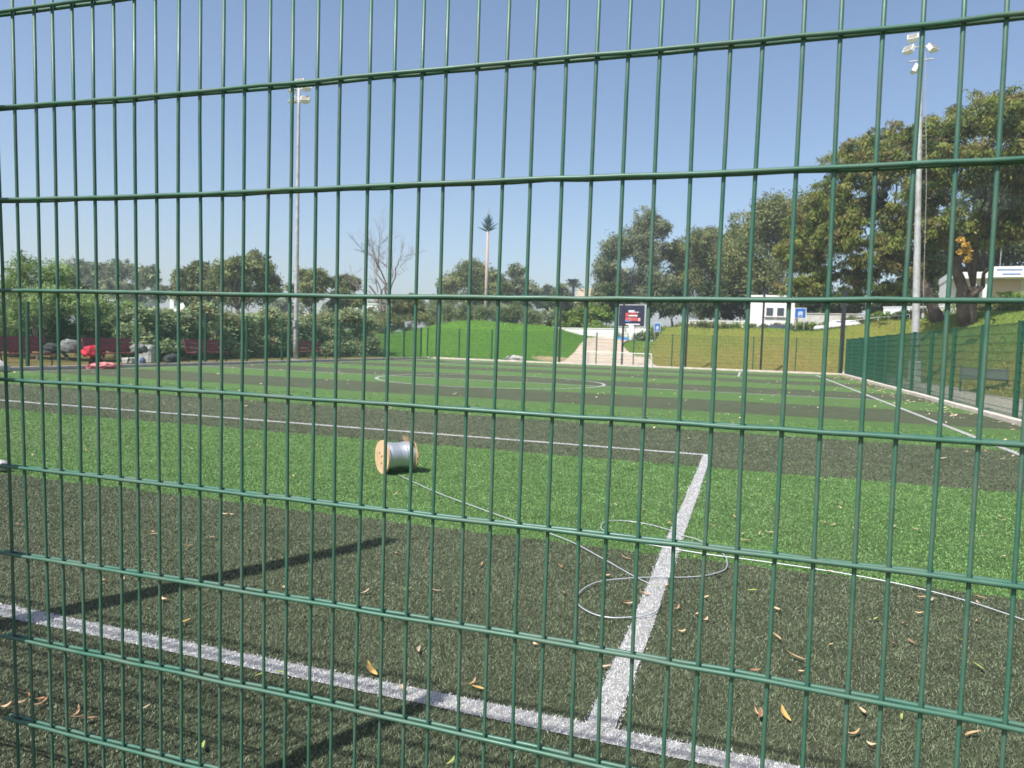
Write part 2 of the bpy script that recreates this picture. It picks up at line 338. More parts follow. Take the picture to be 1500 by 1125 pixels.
V = [((R+s*LW)*math.cos(a)+CX+0.15, (R+s*LW)*math.sin(a)+HALF_Y, 0.008) for s in (-1, 1) for a in np.arange(n)*2*math.pi/n]
m.add(V, [(j, (j+1) % n, n+(j+1) % n, n+j) for j in range(n)]); tag(m.build('centre_circle', M_LINE), kind='structure')

# ------------------------------------------------------------------ turf fibres (near part of the pitch, single fibres visible)
def fibres(y0, y1, dens, hgt, wid):
    xa = lambda y: max(-1.48*y-0.3, -20); xb = lambda y: min(0.40*y+0.6, 5.0)
    N = int(dens*(y1-y0)*(xb(y1)-xa(y1)))
    y = rng.uniform(y0, y1, N); x = rng.uniform(xa(y1), xb(y1), N)
    k = (x > -1.48*y-0.3) & (x < 0.40*y+0.6) & (x > PX0) & (x < PX1); x = x[k]; y = y[k]; N = len(x)
    jit = rng.normal(0, 0.006, (2, N)); xx = x+jit[0]; yy = y+jit[1]
    isl = (np.abs(yy-GL_Y) < LW) & (xx < SIDE_X)
    isl |= (np.abs(xx-BOX_X) < LW*1.05+0.006*np.sin(yy*3.1)) & (yy > GL_Y) & (yy < BOX_Y+LW)
    isl |= (np.abs(yy-BOX_Y) < LW) & (xx < BOX_X+LW)
    isl |= (np.abs(xx-SIDE_X) < LW) & (yy > GL_Y)
    th = rng.uniform(0, 2*math.pi, N); lean = rng.uniform(0.3, 1.6, N); h = hgt*rng.uniform(0.5, 1.25, N); w = wid*rng.uniform(0.7, 1.3, N)
    dx, dy = np.cos(th), np.sin(th); ph = rng.uniform(0, 2*math.pi, N); px_, py_ = np.cos(ph)*w/2, np.sin(ph)*w/2
    bx, by = x, y
    V = np.zeros((N, 3, 3)); V[:, 0] = np.stack([bx-px_, by-py_, np.zeros(N)], -1); V[:, 1] = np.stack([bx+px_, by+py_, np.zeros(N)], -1)
    V[:, 2] = np.stack([bx+dx*h*lean, by+dy*h*lean, h], -1)
    tone = rng.uniform(0.45, 1.35, N)[:, None]*np.array([[1, 1, 1]])+rng.normal(0, 0.05, (N, 3))
    return V, np.clip(tone, 0.2, 1.8), isl, x, y
parts = [fibres(0.95, 2.9, 35000, 0.010, 0.0033), fibres(2.9, 5.0, 18000, 0.010, 0.0043), fibres(5.0, 9.3, 5500, 0.011, 0.0065), fibres(9.3, 14.0, 800, 0.012, 0.012)]
V = np.concatenate([p[0] for p in parts]); T = np.concatenate([p[1] for p in parts]); I = np.concatenate([p[2] for p in parts]); FX = np.concatenate([p[3] for p in parts]); FY = np.concatenate([p[4] for p in parts])
tag(link('turf_fibre', fast_mesh('turf_fibre', V[~I], 3, M_FIB, T[~I]), pitch), kind='stuff')
isg = np.abs(FY-GL_Y) < LW+0.02
tl = np.clip(T, 0.25, 1.08)
for nm, sel in (('goal_line', I & isg), ('penalty_area_line', I & ~isg & (FX < BOX_X+0.2)), ('touchline', I & ~isg & (FX >= BOX_X+0.2))):
    V2 = V[sel].copy(); V2[:, 2] = V2[:, :2].mean(1)+(V2[:, 2]-V2[:, :2].mean(1))*0.62; V2[:, 2, 2] += 0.006; V2[:, :2, 2] += 0.005
    if len(V2): tag(link('line_fibre', fast_mesh('line_fibre', V2, 3, M_LFIB, tl[sel]), MARK[nm]), kind='stuff')

# ------------------------------------------------------------------ near fence: double-wire mesh
FD, FX0, FTOP, FSP = 1.181, -1.5953, EYE+0.6773, 0.05322
def bow(x, z):
    s = x+0.3; h = z-EYE; k = np.clip(s, -1.45, 1.25); return 0.0127*h-0.0237*k*k+0.0252*k*h-0.0056*k**3+0.00136*h*h
nf = tag(empty('wire_mesh_fence', (-0.3, FD, 0)), 'green double-wire mesh fence close in front, looking onto the turf', 'fence')
off = np.array([-0.3, FD, 0.0])
zb = FTOP-2.0
NV = 47                                                           # upright wires of the panel in view
for i in range(NV):
    x = FX0+FSP*i+rng.normal(0, 0.0017); z = np.linspace(zb-0.005, FTOP+0.032, 8)
    P = np.stack([np.full(8, x)+rng.normal(0, 0.0007, 8)+0.002*np.sin(z*rng.uniform(1, 3)+rng.uniform(0, 6)), FD+bow(x, z), z], -1)-off
    MB().tube(P, 0.0034, 8).build('upright_wire', M_GREEN, nf, True)
xh = np.linspace(FX0-0.03, FX0+FSP*(NV-1)+0.03, 40)
for j in range(11):
    z = FTOP-0.2*j; wob = 0.0018*np.sin(xh*rng.uniform(2, 5)+rng.uniform(0, 6))
    for s in (-1, 1):
        P = np.stack([xh, FD+bow(xh, z)+s*0.0074, np.full(40, z)+rng.normal(0, 0.0006, 40)+wob], -1)-off
        MB().tube(P, 0.0041, 8).build('cross_wire', M_GREEN, nf, True)
def panel_mesh(name, L=2.42, r=0.003, n=48, sides=4):
    m = MB()
    for i in range(n): x = -L/2+L*i/(n-1); m.tube([(x, 0, 0.02), (x, 0, 2.05)], r, sides, False)
    for j in range(11):
        for s in (-1, 1): m.tube([(-L/2, s*2*r, 0.03+0.2*j), (L/2, s*2*r, 0.03+0.2*j)], r*1.15, sides, False)
    me = bpy.data.meshes.new(name); me.from_pydata(np.concatenate(m.v).tolist(), [], m.f); me.materials.append(M_GREEN2); return me
PAN = panel_mesh('wire_panel', r=0.0042)
def post_mesh(name, wx, wy, h, mat):
    m = MB(); m.box((0, 0, h/2), (wx, wy, h)); m.box((0, 0, h+0.008), (wx+0.012, wy+0.012, 0.016))
    me = bpy.data.meshes.new(name); me.from_pydata(np.concatenate(m.v).tolist(), [], m.f); me.materials.append(mat); return me
POST = post_mesh('fence_post', 0.10, 0.06, 2.06, M_GREEN2); POSTX = post_mesh('fence_post', 0.06, 0.10, 2.06, M_GREEN2)
TALL = post_mesh('net_post', 0.12, 0.12, 4.85, M_BLACK); TALLC = post_mesh('net_post', 0.22, 0.2, 4.85, M_BLACK)
PXL = -1.635
for x in (PXL-5.0, PXL-2.5, PXL, 0.955, 3.455):
    o = link('fence_post', post_mesh('fence_post', 0.06, 0.045, 2.04, M_GREEN) if x == PXL else POSTX, nf); o.location = np.array([x, 1.06, 0])-off
    if x == PXL:
        for z in (0.35, 1.2, 1.98): MB().box(np.array([x+0.0, 1.11, z])-off, (0.045, 0.05, 0.03)).build('clamp', M_BLACK, nf)
for x in (PXL-1.25, PXL-3.75, 2.205, 4.2):
    o = link('wire_panel', PAN, nf); o.location = np.array([x, FD-0.01, 0])-off
def tall_post(x, y, label):
    o = tag(link('net_post', TALLC if 'thick' in label else TALL), label, 'post', 'tall black ball-net posts'); o.location = (x, y, 0); return o
# ------------------------------------------------------------------ fences round the rest of the pitch
def fence_run(name, label, p0, p1, n, post):
    p0 = np.array(p0, float); p1 = np.array(p1, float); root = tag(empty(name, (*p0, 0)), label, 'fence'); rz = math.atan2(p1[1]-p0[1], p1[0]-p0[0]); L = np.linalg.norm(p1-p0)/n
    for i in range(n+1):
        o = link('fence_post', post, root); o.location = (*((p1-p0)*i/n), 0); o.rotation_euler = (0, 0, rng.normal(0, 0.02))
    for i in range(n):
        o = link('wire_panel', PAN, root); o.location = (*((p1-p0)*(i+0.5)/n), 0); o.rotation_euler = (0, 0, rz); o.scale = (L/2.45, 1, 1)
    return root
fence_run('mesh_fence', 'green mesh fence with posts along the paved side path', (5.27, 2.28), (5.27, 44.28), 17, POST)
fence_run('mesh_fence', 'green mesh fence in front of the maroon benches and leafy hedge', (-20.95, 3.4), (-20.95, 43.3), 16, POST)
fence_run('mesh_fence', 'green mesh fence along the foot of the grass mound and bank', (-20.95, 44.3), (4.95, 44.3), 11, POSTX)
fl = ['tall black net post at the corner by the leafy hedge', 'tall black net post before the middle of the green mound', 'tall black net post at the dry oval patch of the mound', 'tall black net post rising in front of the billboard', 'tall black net post by the small blue sign', 'tall black net post in front of the white house', 'thick tall black net post where the side fence meets the end fence']
for k, x in enumerate((-20.3, -15.87, -11.62, -7.55, -3.65, 0.70, 5.02)): tall_post(x, 44.42, fl[k])
for k, x in enumerate((-3.62, 0.80)): tall_post(x, 1.03, ['tall black net post behind the near fence, beyond its end post', 'tall black net post behind the near fence at its other end'][k])
m = MB()
P = [(-20.3+25.3*i/60, 44.42, 4.8-0.10*abs(math.sin(math.pi*6*i/60))) for i in range(61)]; m.tube(P, 0.012, 4)
tag(m.build('net_cable', M_BLACK), 'thin dark cable strung along the tops of the far net posts', 'cable')

# ------------------------------------------------------------------ wire spool and its wire
def spool():
    c = gnd(581, 692); root = empty('wire_spool', (c[0], c[1], 0), math.atan2(0.795, 0.606))
    tag(root, 'wooden reel of silver wire standing on the bright green turf', 'spool')
    R = 0.163; L = 0.285
    def disc(x0, th, r, hole, n=40, rag=0.0):
        m = MB(); a = np.arange(n)*2*math.pi/n; rr = r*(1+rag*rng.uniform(-1, 0.8, n)) if rag else np.full(n, r)
        V = []
        for x in (x0, x0+th):
            V += [(x, math.cos(t_)*q, R+math.sin(t_)*q) for t_, q in zip(a, rr)]; V += [(x, math.cos(t_)*hole, R+math.sin(t_)*hole) for t_ in a]
        F = []
        for j in range(n):
            k = (j+1) % n; F += [(j, n+j, n+k, k), (2*n+j, 2*n+k, 3*n+k, 3*n+j), (j, k, 2*n+k, 2*n+j), (n+j, 3*n+j, 3*n+k, n+k)]
        return m.add(V, F)
    f1 = disc(-L/2-0.018, 0.018, R, 0.016).build('flange', M_PLY, root)
    for a in (0.6, 2.7, 4.8): MB().lathe([(0.0, -0.003), (0.007, -0.003), (0.007, 0.004), (0.0, 0.004)], 8, 0, (-L/2-0.019, math.cos(a)*0.06, R+math.sin(a)*0.06)).build('bolt', M_IRON, f1)
    disc(L/2, 0.014, R*0.97, 0.016, rag=0.05).build('flange', M_CARD, root)
    prof = []; n = 44
    for i in range(n+1): prof.append((R*0.80+(0.0045 if i % 2 else 0)+0.005*math.sin(i*0.21)+rng.normal(0, 0.0008), -L/2+0.001+(L-0.002)*i/n))
    MB().lathe([(r, h) for r, h in prof], 40, 0, (0, 0, R)).build('wire_winding', M_STEEL, root, True)
    m = MB()                                                           # torn wrapping sticking up at the far flange
    for k in range(5):
        a = 1.0+0.28*k; r0 = R*0.9; V = [(L/2-0.02, math.cos(a-0.12)*r0, R+math.sin(a-0.12)*r0), (L/2-0.02, math.cos(a+0.16)*r0, R+math.sin(a+0.16)*r0), (L/2-0.05-0.02*(k % 2), math.cos(a+0.1)*R*(1.16+0.05*(k % 3)), R+math.sin(a+0.1)*R*(1.16+0.05*(k % 3))), (L/2-0.01, math.cos(a-0.1)*R*1.1, R+math.sin(a-0.1)*R*1.1)]
        m.add(V+[(x+0.006, y, z+0.003) for x, y, z in V], [(0, 1, 2, 3), (7, 6, 5, 4), (0, 4, 5, 1), (1, 5, 6, 2), (2, 6, 7, 3), (3, 7, 4, 0)])
    m.build('torn_wrapping', M_CARD, root)
spool()
def smooth_path(P, k=8):
    P = np.asarray(P, float); Q = []
    for i in range(len(P)-1):
        p0 = P[max(i-1, 0)]; p1 = P[i]; p2 = P[i+1]; p3 = P[min(i+2, len(P)-1)]
        for s in np.arange(k)/k: Q.append(0.5*((2*p1)+(-p0+p2)*s+(2*p0-5*p1+4*p2-p3)*s*s+(-p0+3*p1-3*p2+p3)*s**3))
    return np.array(Q+[P[-1]])
cab = [(582,696),(640,722),(700,745),(760,766),(830,791),(880,815),(930,842),(950,855),(964,870),(968,885),(960,897),(945,903),(925,905),(895,904),(870,898),(852,886),(845,873),(855,862),(880,853),(920,848),(960,846),(1000,845),(1035,841),(1058,833),(1066,823),(1060,812),(1045,803),(1020,791),(1000,784),(975,774),(950,767),(925,763),(905,762),(888,765),(881,771),(886,778),(905,786),(950,796),(1000,805),(1050,812),(1100,819),(1200,835),(1300,853),(1400,878),(1500,908),(1640,955)]
P = smooth_path([gnd(a, c_, 0.016)+np.append(rng.normal(0, 0.006, 2), 0) for a, c_ in cab], 6); P[:, 2] = 0.016+0.006*np.sin(np.arange(len(P))*0.13)
P[0, 2] = 0.02
tag(MB().tube(P, 0.0034, 6).build('wire_strand', M_CABLE, smooth=True), 'loose grey wire trailing in loops over the turf from the reel', 'wire')

# ------------------------------------------------------------------ floodlight masts
def mast(px, base, H, r0, r1, label, plinth, heads):
    root = tag(empty('floodlight_mast', base), label, 'floodlight', 'floodlight masts beside the pitch')
    z = np.linspace(0, H, 14); MB().tube(np.stack([0*z, 0*z, z], -1), r0+(r1-r0)*z/H, 12).build('pole', M_GALV, root, True)
    if plinth: MB().tube([(0, 0, -0.2), (0, 0, 0.95), (0, 0, 1.0)], [0.30, 0.28, 0.2], 8).build('plinth', M_CONC, root)
    else: MB().lathe([(0.3, 0), (0.3, 0.05), (0.13, 0.06)], 12).build('plinth', M_CONC, root)
    m = MB()
    for zz in (H-0.15, H-0.75): m.tube([(-0.5, 0, zz), (0.5, 0, zz)], 0.035, 6)
    m.build('crossarm', M_GALV, root)
    for k, (dx, dz, az, tilt) in enumerate(heads):
        o = empty('lamp_pivot') if False else None
        A = np.array(Matrix.Rotation(az, 3, 'Z') @ Matrix.Rotation(tilt, 3, 'X'))
        c = np.array([dx, 0.0, H+dz]); m = MB(); m.box(c, (0.44, 0.18, 0.33), M3=A); m.box(c+A@np.array([0, 0.14, 0.0]), (0.25, 0.1, 0.2), M3=A)
        h = m.build('lamp_head', M_WHITE, root); MB().box(c+A@np.array([0, -0.096, 0]), (0.38, 0.016, 0.27), M3=A).build('lamp_glass', M_LENS, h)
    MB().box((0.0, -r0-0.02, 1.9), (0.16, 0.08, 0.32)).build('service_hatch', M_GALV, root)
    return root
M_LENS = simple('lamp_lens', (0.26, 0.25, 0.20), 0.15, var=0.15, spec=0.8)
hd = [(-0.42, -0.1, -0.9, -0.75), (0.42, -0.05, 0.8, -0.75), (-0.36, -0.62, -0.5, -0.7), (0.38, -0.65, 0.35, -0.7), (0.02, 0.22, 0.1, -0.7)]
mast(433, (-21.95, 30.8, 0), 13.7, 0.12, 0.065, 'grey floodlight mast beside the maroon bench at the hedge', False, hd)
mast(1342, (7.35, 37.0, 0), 15.4, 0.185, 0.075, 'weathered grey floodlight mast on the paved side path', True, [(-0.5, -0.2, -0.7, -0.6), (0.45, -0.25, 0.75, -0.6), (-0.35, 0.3, -0.2, -0.65), (-0.25, -1.1, -1.6, -0.5)]).rotation_euler = (0, -0.040, 0)
m = MB(); m.tube([(7.50, 36.96, 3.2), (7.30, 36.96, 9), (6.92, 36.97, 15.0)], 0.012, 4); m.box((7.49, 36.95, 3.1), (0.1, 0.1, 0.22)); tag(m.build('mast_cable', M_GALV), 'thin cable hanging down along the weathered mast', 'cable')

# ------------------------------------------------------------------ benches and belongings by the hedge
def bench_proto():
    root = empty('park_bench'); L = 2.1
    for k in range(3): MB().box((-0.20+0.155*k, 0, 0.44), (0.13, L, 0.035)).build('seat_board', M_MAROON, root)
    a = 0.2; A = np.array(Matrix.Rotation(-a, 3, 'Y'))
    for k in range(3): MB().box((-0.33-0.035*k, 0, 0.58+0.165*k), (0.03, L, 0.15), M3=A).build('back_board', M_MAROON, root)
    for s in (-1, 1):
        y = s*(L/2-0.22); m = MB(); m.tube([(0.17, y, 0), (0.2, y, 0.2), (0.13, y, 0.41), (-0.25, y, 0.41), (-0.32, y, 0.55), (-0.46, y, 1.0)], 0.022, 6); m.tube([(-0.36, y, 0), (-0.27, y, 0.2), (-0.25, y, 0.41)], 0.022, 6); m.tube([(0.13, y, 0.41), (0.16, y, 0.6), (-0.35, y, 0.64)], 0.018, 6)
        m.build('leg', M_IRON, root)
    return root
def copy_tree(o, parent=None):
    c = o.copy(); COL.objects.link(c); c.parent = parent
    for ch in list(o.children): copy_tree(ch, c)
    return c
bp = bench_proto(); grp = 'maroon benches by the hedge'
for k, (x, y, lb) in enumerate([(-22.1, 16.6, 'long maroon bench with a grey jacket thrown over its end'), (-22.1, 20.1, 'maroon bench behind the bright red bag, dark bundle at its end'), (-22.3, 25.1, 'empty maroon bench standing alone beside the pale stone blocks'), (-22.6, 33.4, 'small-looking maroon bench beside the floodlight mast')]):
    o = bp if k == 0 else copy_tree(bp); o.location = (x, y, 0); tag(o, lb, 'bench', grp)
def lump(name, c, d, mat, label, cat, seed, amp=0.22, parent=None):
    """crumpled cloth or sack: a squashed ball with folds, flat underneath"""
    r = np.random.default_rng(seed); m = MB(); nu, nv = 36, 20; V = []; K = r.normal(size=(9, 3))*np.array([3.0, 3.0, 3.4]); K[4:] *= 2.4; ph = r.uniform(0, 6.28, 9); A = np.array([1, .8, .7, .6, .35, .3, .3, .25, .22])*amp*0.75
    for j in range(nv):
        th = math.pi*(j+0.02)/(nv-0.96)
        for i in range(nu):
            a = 2*math.pi*i/nu; p = np.array([math.sin(th)*math.cos(a), math.sin(th)*math.sin(a), math.cos(th)])
            s = 1+float((A*(1-1.6*np.abs(np.sin(K@p+ph)))).sum())*0.6; x, y, z = p*np.array([s, s, s*0.95])
            q = 1+0.25*max(0, -z); z = max(z, -0.6); V.append((c[0]+x*q*d[0]/2, c[1]+y*q*d[1]/2, c[2]+d[2]*(z+0.6)/1.6))
    m.add(V, [(j*nu+i, (j+1)*nu+i, (j+1)*nu+(i+1) % nu, j*nu+(i+1) % nu) for j in range(nv-1) for i in range(nu)]+[tuple(range(nu)), tuple((nv-1)*nu+i for i in range(nu))[::-1]])
    o = m.build(name, mat, parent, True)
    if label: tag(o, label, cat)
    return o
lump('grey_jacket', (-22.2, 18.35, 0.455), (0.62, 0.85, 0.46), M_GREYC, 'crumpled grey jacket thrown over the end of the bench', 'jacket', 3)
lump('dark_jacket', (-22.15, 17.6, 0.455), (0.5, 0.42, 0.36), M_DARKC, 'dark jacket with a grey patch lying next to the grey jacket', 'jacket', 4)
lump('dark_bundle', (-22.15, 21.2, 0.455), (0.5, 0.7, 0.36), M_GREYC, 'dark grey bundle of clothes hanging off the bench end', 'clothes', 5)
o = lump('red_bag', (-21.3, 18.55, 0.0), (0.4, 0.42, 0.42), M_DRED, None, None, 6); lump('bag_top', (-21.32, 18.4, 0.36), (0.42, 0.62, 0.40), M_RED, None, None, 7, 0.3, o); tag(o, 'bright red bag with a dark red lower half', 'bag')
lump('pink_cloth', (-20.3, 18.0, 0.0), (0.6, 1.05, 0.2), M_PINK, 'pink cloth spread on the turf in front of the red bag', 'cloth', 8, 0.45)
lump('blue_bag', (-21.4, 20.6, 0.0), (0.26, 0.3, 0.34), M_BLUEC, 'small blue-grey bag on the ground under the bench end', 'bag', 9, 0.12)
lump('white_sack', (-20.3, 14.4, 0.0), (0.6, 0.8, 0.33), M_CONC, 'pale sack lying at the kerb beside the long bench', 'sack', 10, 0.15)
for k, (x, y, z, s, rz, lb) in enumerate([(-23.6, 23.0, 0.0, (0.6, 0.5, 0.55), 0.3, 'larger pale stone block beside the lone bench'), (-23.55, 22.95, 0.535, (0.5, 0.42, 0.18), 0.5, 'flat pale stone slab lying on the stone block'), (-23.4, 22.1, 0.0, (0.5, 0.9, 0.2), 0.1, 'low pale slab lying in front of the stone block')]):
    m = MB(); d = np.array(s)/2; V = []
    r = np.random.default_rng(20+k)
    for zz in (0, 0.85, 1):
        q = 0.9 if zz == 1 else 1
        for a in np.arange(10)*2*math.pi/10:
            cx_, sy_ = math.cos(a), math.sin(a); e = 0.55; V.append((np.sign(cx_)*abs(cx_)**e*d[0]*q*(1+r.normal(0, .05)), np.sign(sy_)*abs(sy_)**e*d[1]*q*(1+r.normal(0, .05)), zz*s[2]*(1+r.normal(0, .03))))
    m.add(V, [tuple(range(10))[::-1], tuple(range(20, 30))]+[(q*10+i, q*10+(i+1) % 10, (q+1)*10+(i+1) % 10, (q+1)*10+i) for q in (0, 1) for i in range(10)])
    o = tag(m.build('stone_block', M_CONC), lb, 'stone block', 'pale stone blocks by the hedge'); o.location = (x, y, z); o.rotation_euler = (0, 0, rz)
lump('black_bag', (-23.3, 24.0, 0.0), (0.5, 0.7, 0.35), M_DARKC, 'black rubbish bag on the dry grass beside the stone block', 'bag', 11)
# metal lounger bench on the dry bank beside the side path
def lounger():
    x, y = 8.25, 30.2; z = float(terr(x, y)); root = tag(empty('metal_bench', (x, y, z), 1.35), 'dark mesh metal bench with curved frame at the foot of the bank', 'bench')
    A = np.array(Matrix.Rotation(-0.95, 3, 'Y'))
    for k in range(9): MB().box((0.15+0.053*k*math.cos(.95), 0, 0.45+0.053*k*math.sin(.95)), (0.045, 1.5, 0.02), M3=A).build('back_slat', M_IRON, root)
    for k in range(6): MB().box((-0.35+0.075*k, 0, 0.42), (0.055, 1.5, 0.02)).build('seat_slat', M_IRON, root)
    for s in (-1, 1):
        yy = s*0.72; m = MB(); m.tube([(-0.45, yy, -0.05), (-0.42, yy, 0.3), (-0.36, yy, 0.41), (0.1, yy, 0.41), (0.45, yy, 0.86), (0.52, yy, 0.9)], 0.025, 6); m.tube([(0.35, yy, -0.05), (0.1, yy, 0.41)], 0.025, 6); m.build('frame', M_IRON, root)
lounger()
# far goal: small tube frame with netting
def goal():
    root = tag(empty('football_goal', (-7.55, 43.1, 0)), 'small white football goal with net standing at the far end', 'goal'); w, h, d = 4.0, 0.84, 0.8
    for s in (-1, 1): MB().tube([(s*w/2, 0, 0), (s*w/2, 0, h)], 0.022, 8).build('upright', M_WHITE, root); MB().tube([(s*w/2, 0, h), (s*w/2, d*0.5, h*0.95), (s*w/2, d, 0.03), (s*w/2, 0, 0.03)], 0.02, 6).build('side_stay', M_WHITE, root)
    MB().tube([(-w/2, 0, h), (w/2, 0, h)], 0.022, 8).build('crossbar', M_WHITE, root); MB().tube([(-w/2, d, 0.03), (w/2, d, 0.03)], 0.02, 6).build('ground_bar', M_WHITE, root)
    m = MB()
    for i in range(int(w/0.1)+1): x = -w/2+0.1*i; m.tube([(x, 0.02, h), (x, d*0.5, h*0.93), (x, d, 0.05)], 0.004, 3, False)
    for k in range(10): t_ = k/9; y = d*t_; z = h*(1-t_)**0.8*0.97+0.04; m.tube([(-w/2, y, z), (w/2, y, z)], 0.004, 3, False)
    for s in (-1, 1):
        for k in range(1, 7): m.tube([(s*w/2, d*k/7, 0.03), (s*w/2, d*k/7*0.55, h*(1-k/9))], 0.004, 3, False)
    tag(m.build('net', M_WHITE, root), kind='stuff')
goal()
# end of a goal frame lying on the near turf (only its grey foot reaches into view)
def near_goal():
    c = np.array([-6.28, 4.55, 0]); root = tag(empty('goal_frame', c), 'grey-white tube foot of a goal frame on the turf', 'goal frame')
    MB().tube([(0, 0, 0.06), (-0.1, 0.0, 0.06), (-3.0, 0, 0.06)], [0.045, 0.055, 0.055], 12).build('ground_bar', M_GALV, root, True)
    MB().tube([(-3.0, 0, 0.06), (-3.0, -1.4, 0.06)], 0.055, 10).build('side_bar', M_GALV, root, True)
near_goal()

# ------------------------------------------------------------------ fallen leaves
def leaf_mesh(name, L, w, curl, bend, col, seed):
    r = np.random.default_rng(seed); n = 7; V = []
    for i in range(n):
        t_ = i/(n-1); ww = w*math.sin(math.pi*(0.06+0.92*t_))**0.8; x = (t_-0.5)*L; y = bend*L*math.sin(math.pi*t_); z = 0.006+curl*L*(t_-0.5)**2*2
        V += [(x, y-ww/2, z+0.35*ww), (x, y, z), (x, y+ww/2, z+0.30*ww)]
    V = np.array(V); F = []
    Q = []
    for i in range(n-1):
        for k in range(2): a = i*3+k; F.append((a, a+1, a+4, a+3))
    me = bpy.data.meshes.new(name); me.from_pydata(V.tolist(), [], F)
    at_ = me.color_attributes.new('Col', 'FLOAT_COLOR', 'POINT'); c = np.ones((len(V), 4), np.float32); c[:, :3] = np.array(col)*r.uniform(0.85, 1.15, (len(V), 1)); at_.data.foreach_set('color', c.ravel())
    me.materials.append(M_DRY); return me
TAN, BRN, GRN, YEL = (0.50, 0.38, 0.27), (0.27, 0.17, 0.105), (0.26, 0.32, 0.10), (0.50, 0.34, 0.12)
LM = {'t': [leaf_mesh('dry_leaf', 0.085, 0.020, 0.25, 0.10, TAN, 1), leaf_mesh('dry_leaf', 0.06, 0.022, 0.4, 0.18, (0.62, 0.43, 0.27), 2), leaf_mesh('dry_leaf', 0.11, 0.016, 0.3, 0.14, (0.50, 0.33, 0.19), 3)],
      'b': [leaf_mesh('dry_leaf', 0.09, 0.026, 0.3, 0.1, BRN, 4), leaf_mesh('dry_leaf', 0.07, 0.02, 0.5, 0.2, (0.36, 0.2, 0.1), 5)],
      'g': [leaf_mesh('dry_leaf', 0.10, 0.022, 0.25, 0.22, GRN, 6), leaf_mesh('dry_leaf', 0.08, 0.018, 0.2, 0.1, (0.36, 0.40, 0.12), 7)],
      'y': [leaf_mesh('dry_leaf', 0.12, 0.034, 0.25, 0.08, YEL, 8)]}
LLAB = {'t': ('pale tan dry leaf fallen on the turf', 'pale tan fallen leaves'), 'b': ('dark brown dry leaf fallen on the turf', 'brown fallen leaves'), 'g': ('still green narrow leaf fallen on the turf', 'green fallen leaves'), 'y': ('broad yellow leaf fallen on the turf', 'yellow fallen leaves')}
def put_leaf(p, k, s=1.0):
    v = LM[k]; o = link('fallen_leaf', v[rng.integers(len(v))]); o.location = (p[0], p[1], 0.014); o.rotation_euler = (rng.normal(0, 0.15), rng.normal(0, 0.15), rng.uniform(0, 6.28)); s *= rng.uniform(0.42, 0.78); o.scale = (s, s, s)
    tag(o, LLAB[k][0], 'leaf', LLAB[k][1])
known = {'t': [(10,1040),(30,1035),(55,1038),(110,1050),(118,1055),(213,1045),(417,866),(535,872),(544,988),(588,1016),(614,958),(690,1006),(785,948),(886,984),(915,887),(921,889),(929,682),(943,873),(976,862),(990,895),(1022,905),(1033,912),(999,930),(1016,820),(1035,880),(1112,1052),(1136,898),(1138,940),(1166,970),(1173,990),(1216,842),(1217,950),(1333,996),(1345,903),(1352,881),(1357,882),(1366,884),(1328,919),(1436,880),(1433,888),(1433,915),(1424,1084),(1278,1098),(1280,1106),(1262,1050),(1248,1080),(945,703),(1046,761),(1077,760),(1086,786),(1092,796),(1114,786),(1128,784),(1110,705),(980,770),(965,776),(915,820),(1310,775),(1340,779),(1258,725),(1230,747),(1467,765),(1439,789),(250,735),(223,783),(224,786),(275,803),(178,852),(155,855),(240,882),(50,820),(330,756),(340,757)],
         'b': [(60,1032),(40,1030),(130,1062),(1112,1054),(1310,949),(1335,945),(820,835),(827,873),(25,772),(1105,990)],
         'g': [(960,864),(1102,870),(1283,912),(1409,942),(1430,983),(300,1100),(380,995),(412,994),(596,867),(660,1122),(1322,1057),(365,786),(373,809)],
         'y': [(271,917),(545,987),(700,1015),(1150,1053)]}
for k, l in known.items():
    for px, py in l: put_leaf(gnd(px, py), k, 1.0 if py > 850 else 0.95)
for i in range(190):
    y = 3.2+12*rng.random()**0.8; x = rng.uniform(-1.35*y, 0.30*y+0.2)
    if x < PX1-0.2: put_leaf((x, y), 't' if rng.random() < 0.85 else 'b', 0.95)
# finer litter further out, too small to pick apart
N = 1700; yy = 10+33*rng.random(N)**0.9; xx = rng.uniform(PX0, PX1, N); k = rng.random(N) < 0.35; xx[k] = PX1-0.05-np.abs(rng.normal(0, 0.5, k.sum())); yy[k] = rng.uniform(10, 44, k.sum())
k2 = rng.random(N) < 0.15; yy[k2] = PY1-np.abs(rng.normal(0, 0.7, k2.sum()))
a = rng.uniform(0, 6.28, N); L = rng.uniform(0.05, 0.13, N); w = L*0.42; d = np.stack([np.cos(a), np.sin(a), 0*a], -1); q = np.stack([-np.sin(a), np.cos(a), 0*a], -1); c = np.stack([xx, yy, np.full(N, 0.02)], -1); up = np.zeros((N, 3)); up[:, 2] = rng.uniform(0.0, 0.035, N)
Vq = np.stack([c-d*L[:, None]/2, c-q*w[:, None]/2+up*0.3, c+d*L[:, None]/2+up, c+q*w[:, None]/2+up*0.6], 1)
tag(link('leaf_litter', fast_mesh('leaf_litter', Vq, 4, M_DRY, np.array([0.62, 0.50, 0.33])*rng.uniform(0.5, 1.25, (N, 1)))), 'scattered dry leaf litter over the far part of the pitch', 'leaf litter', kind='stuff')

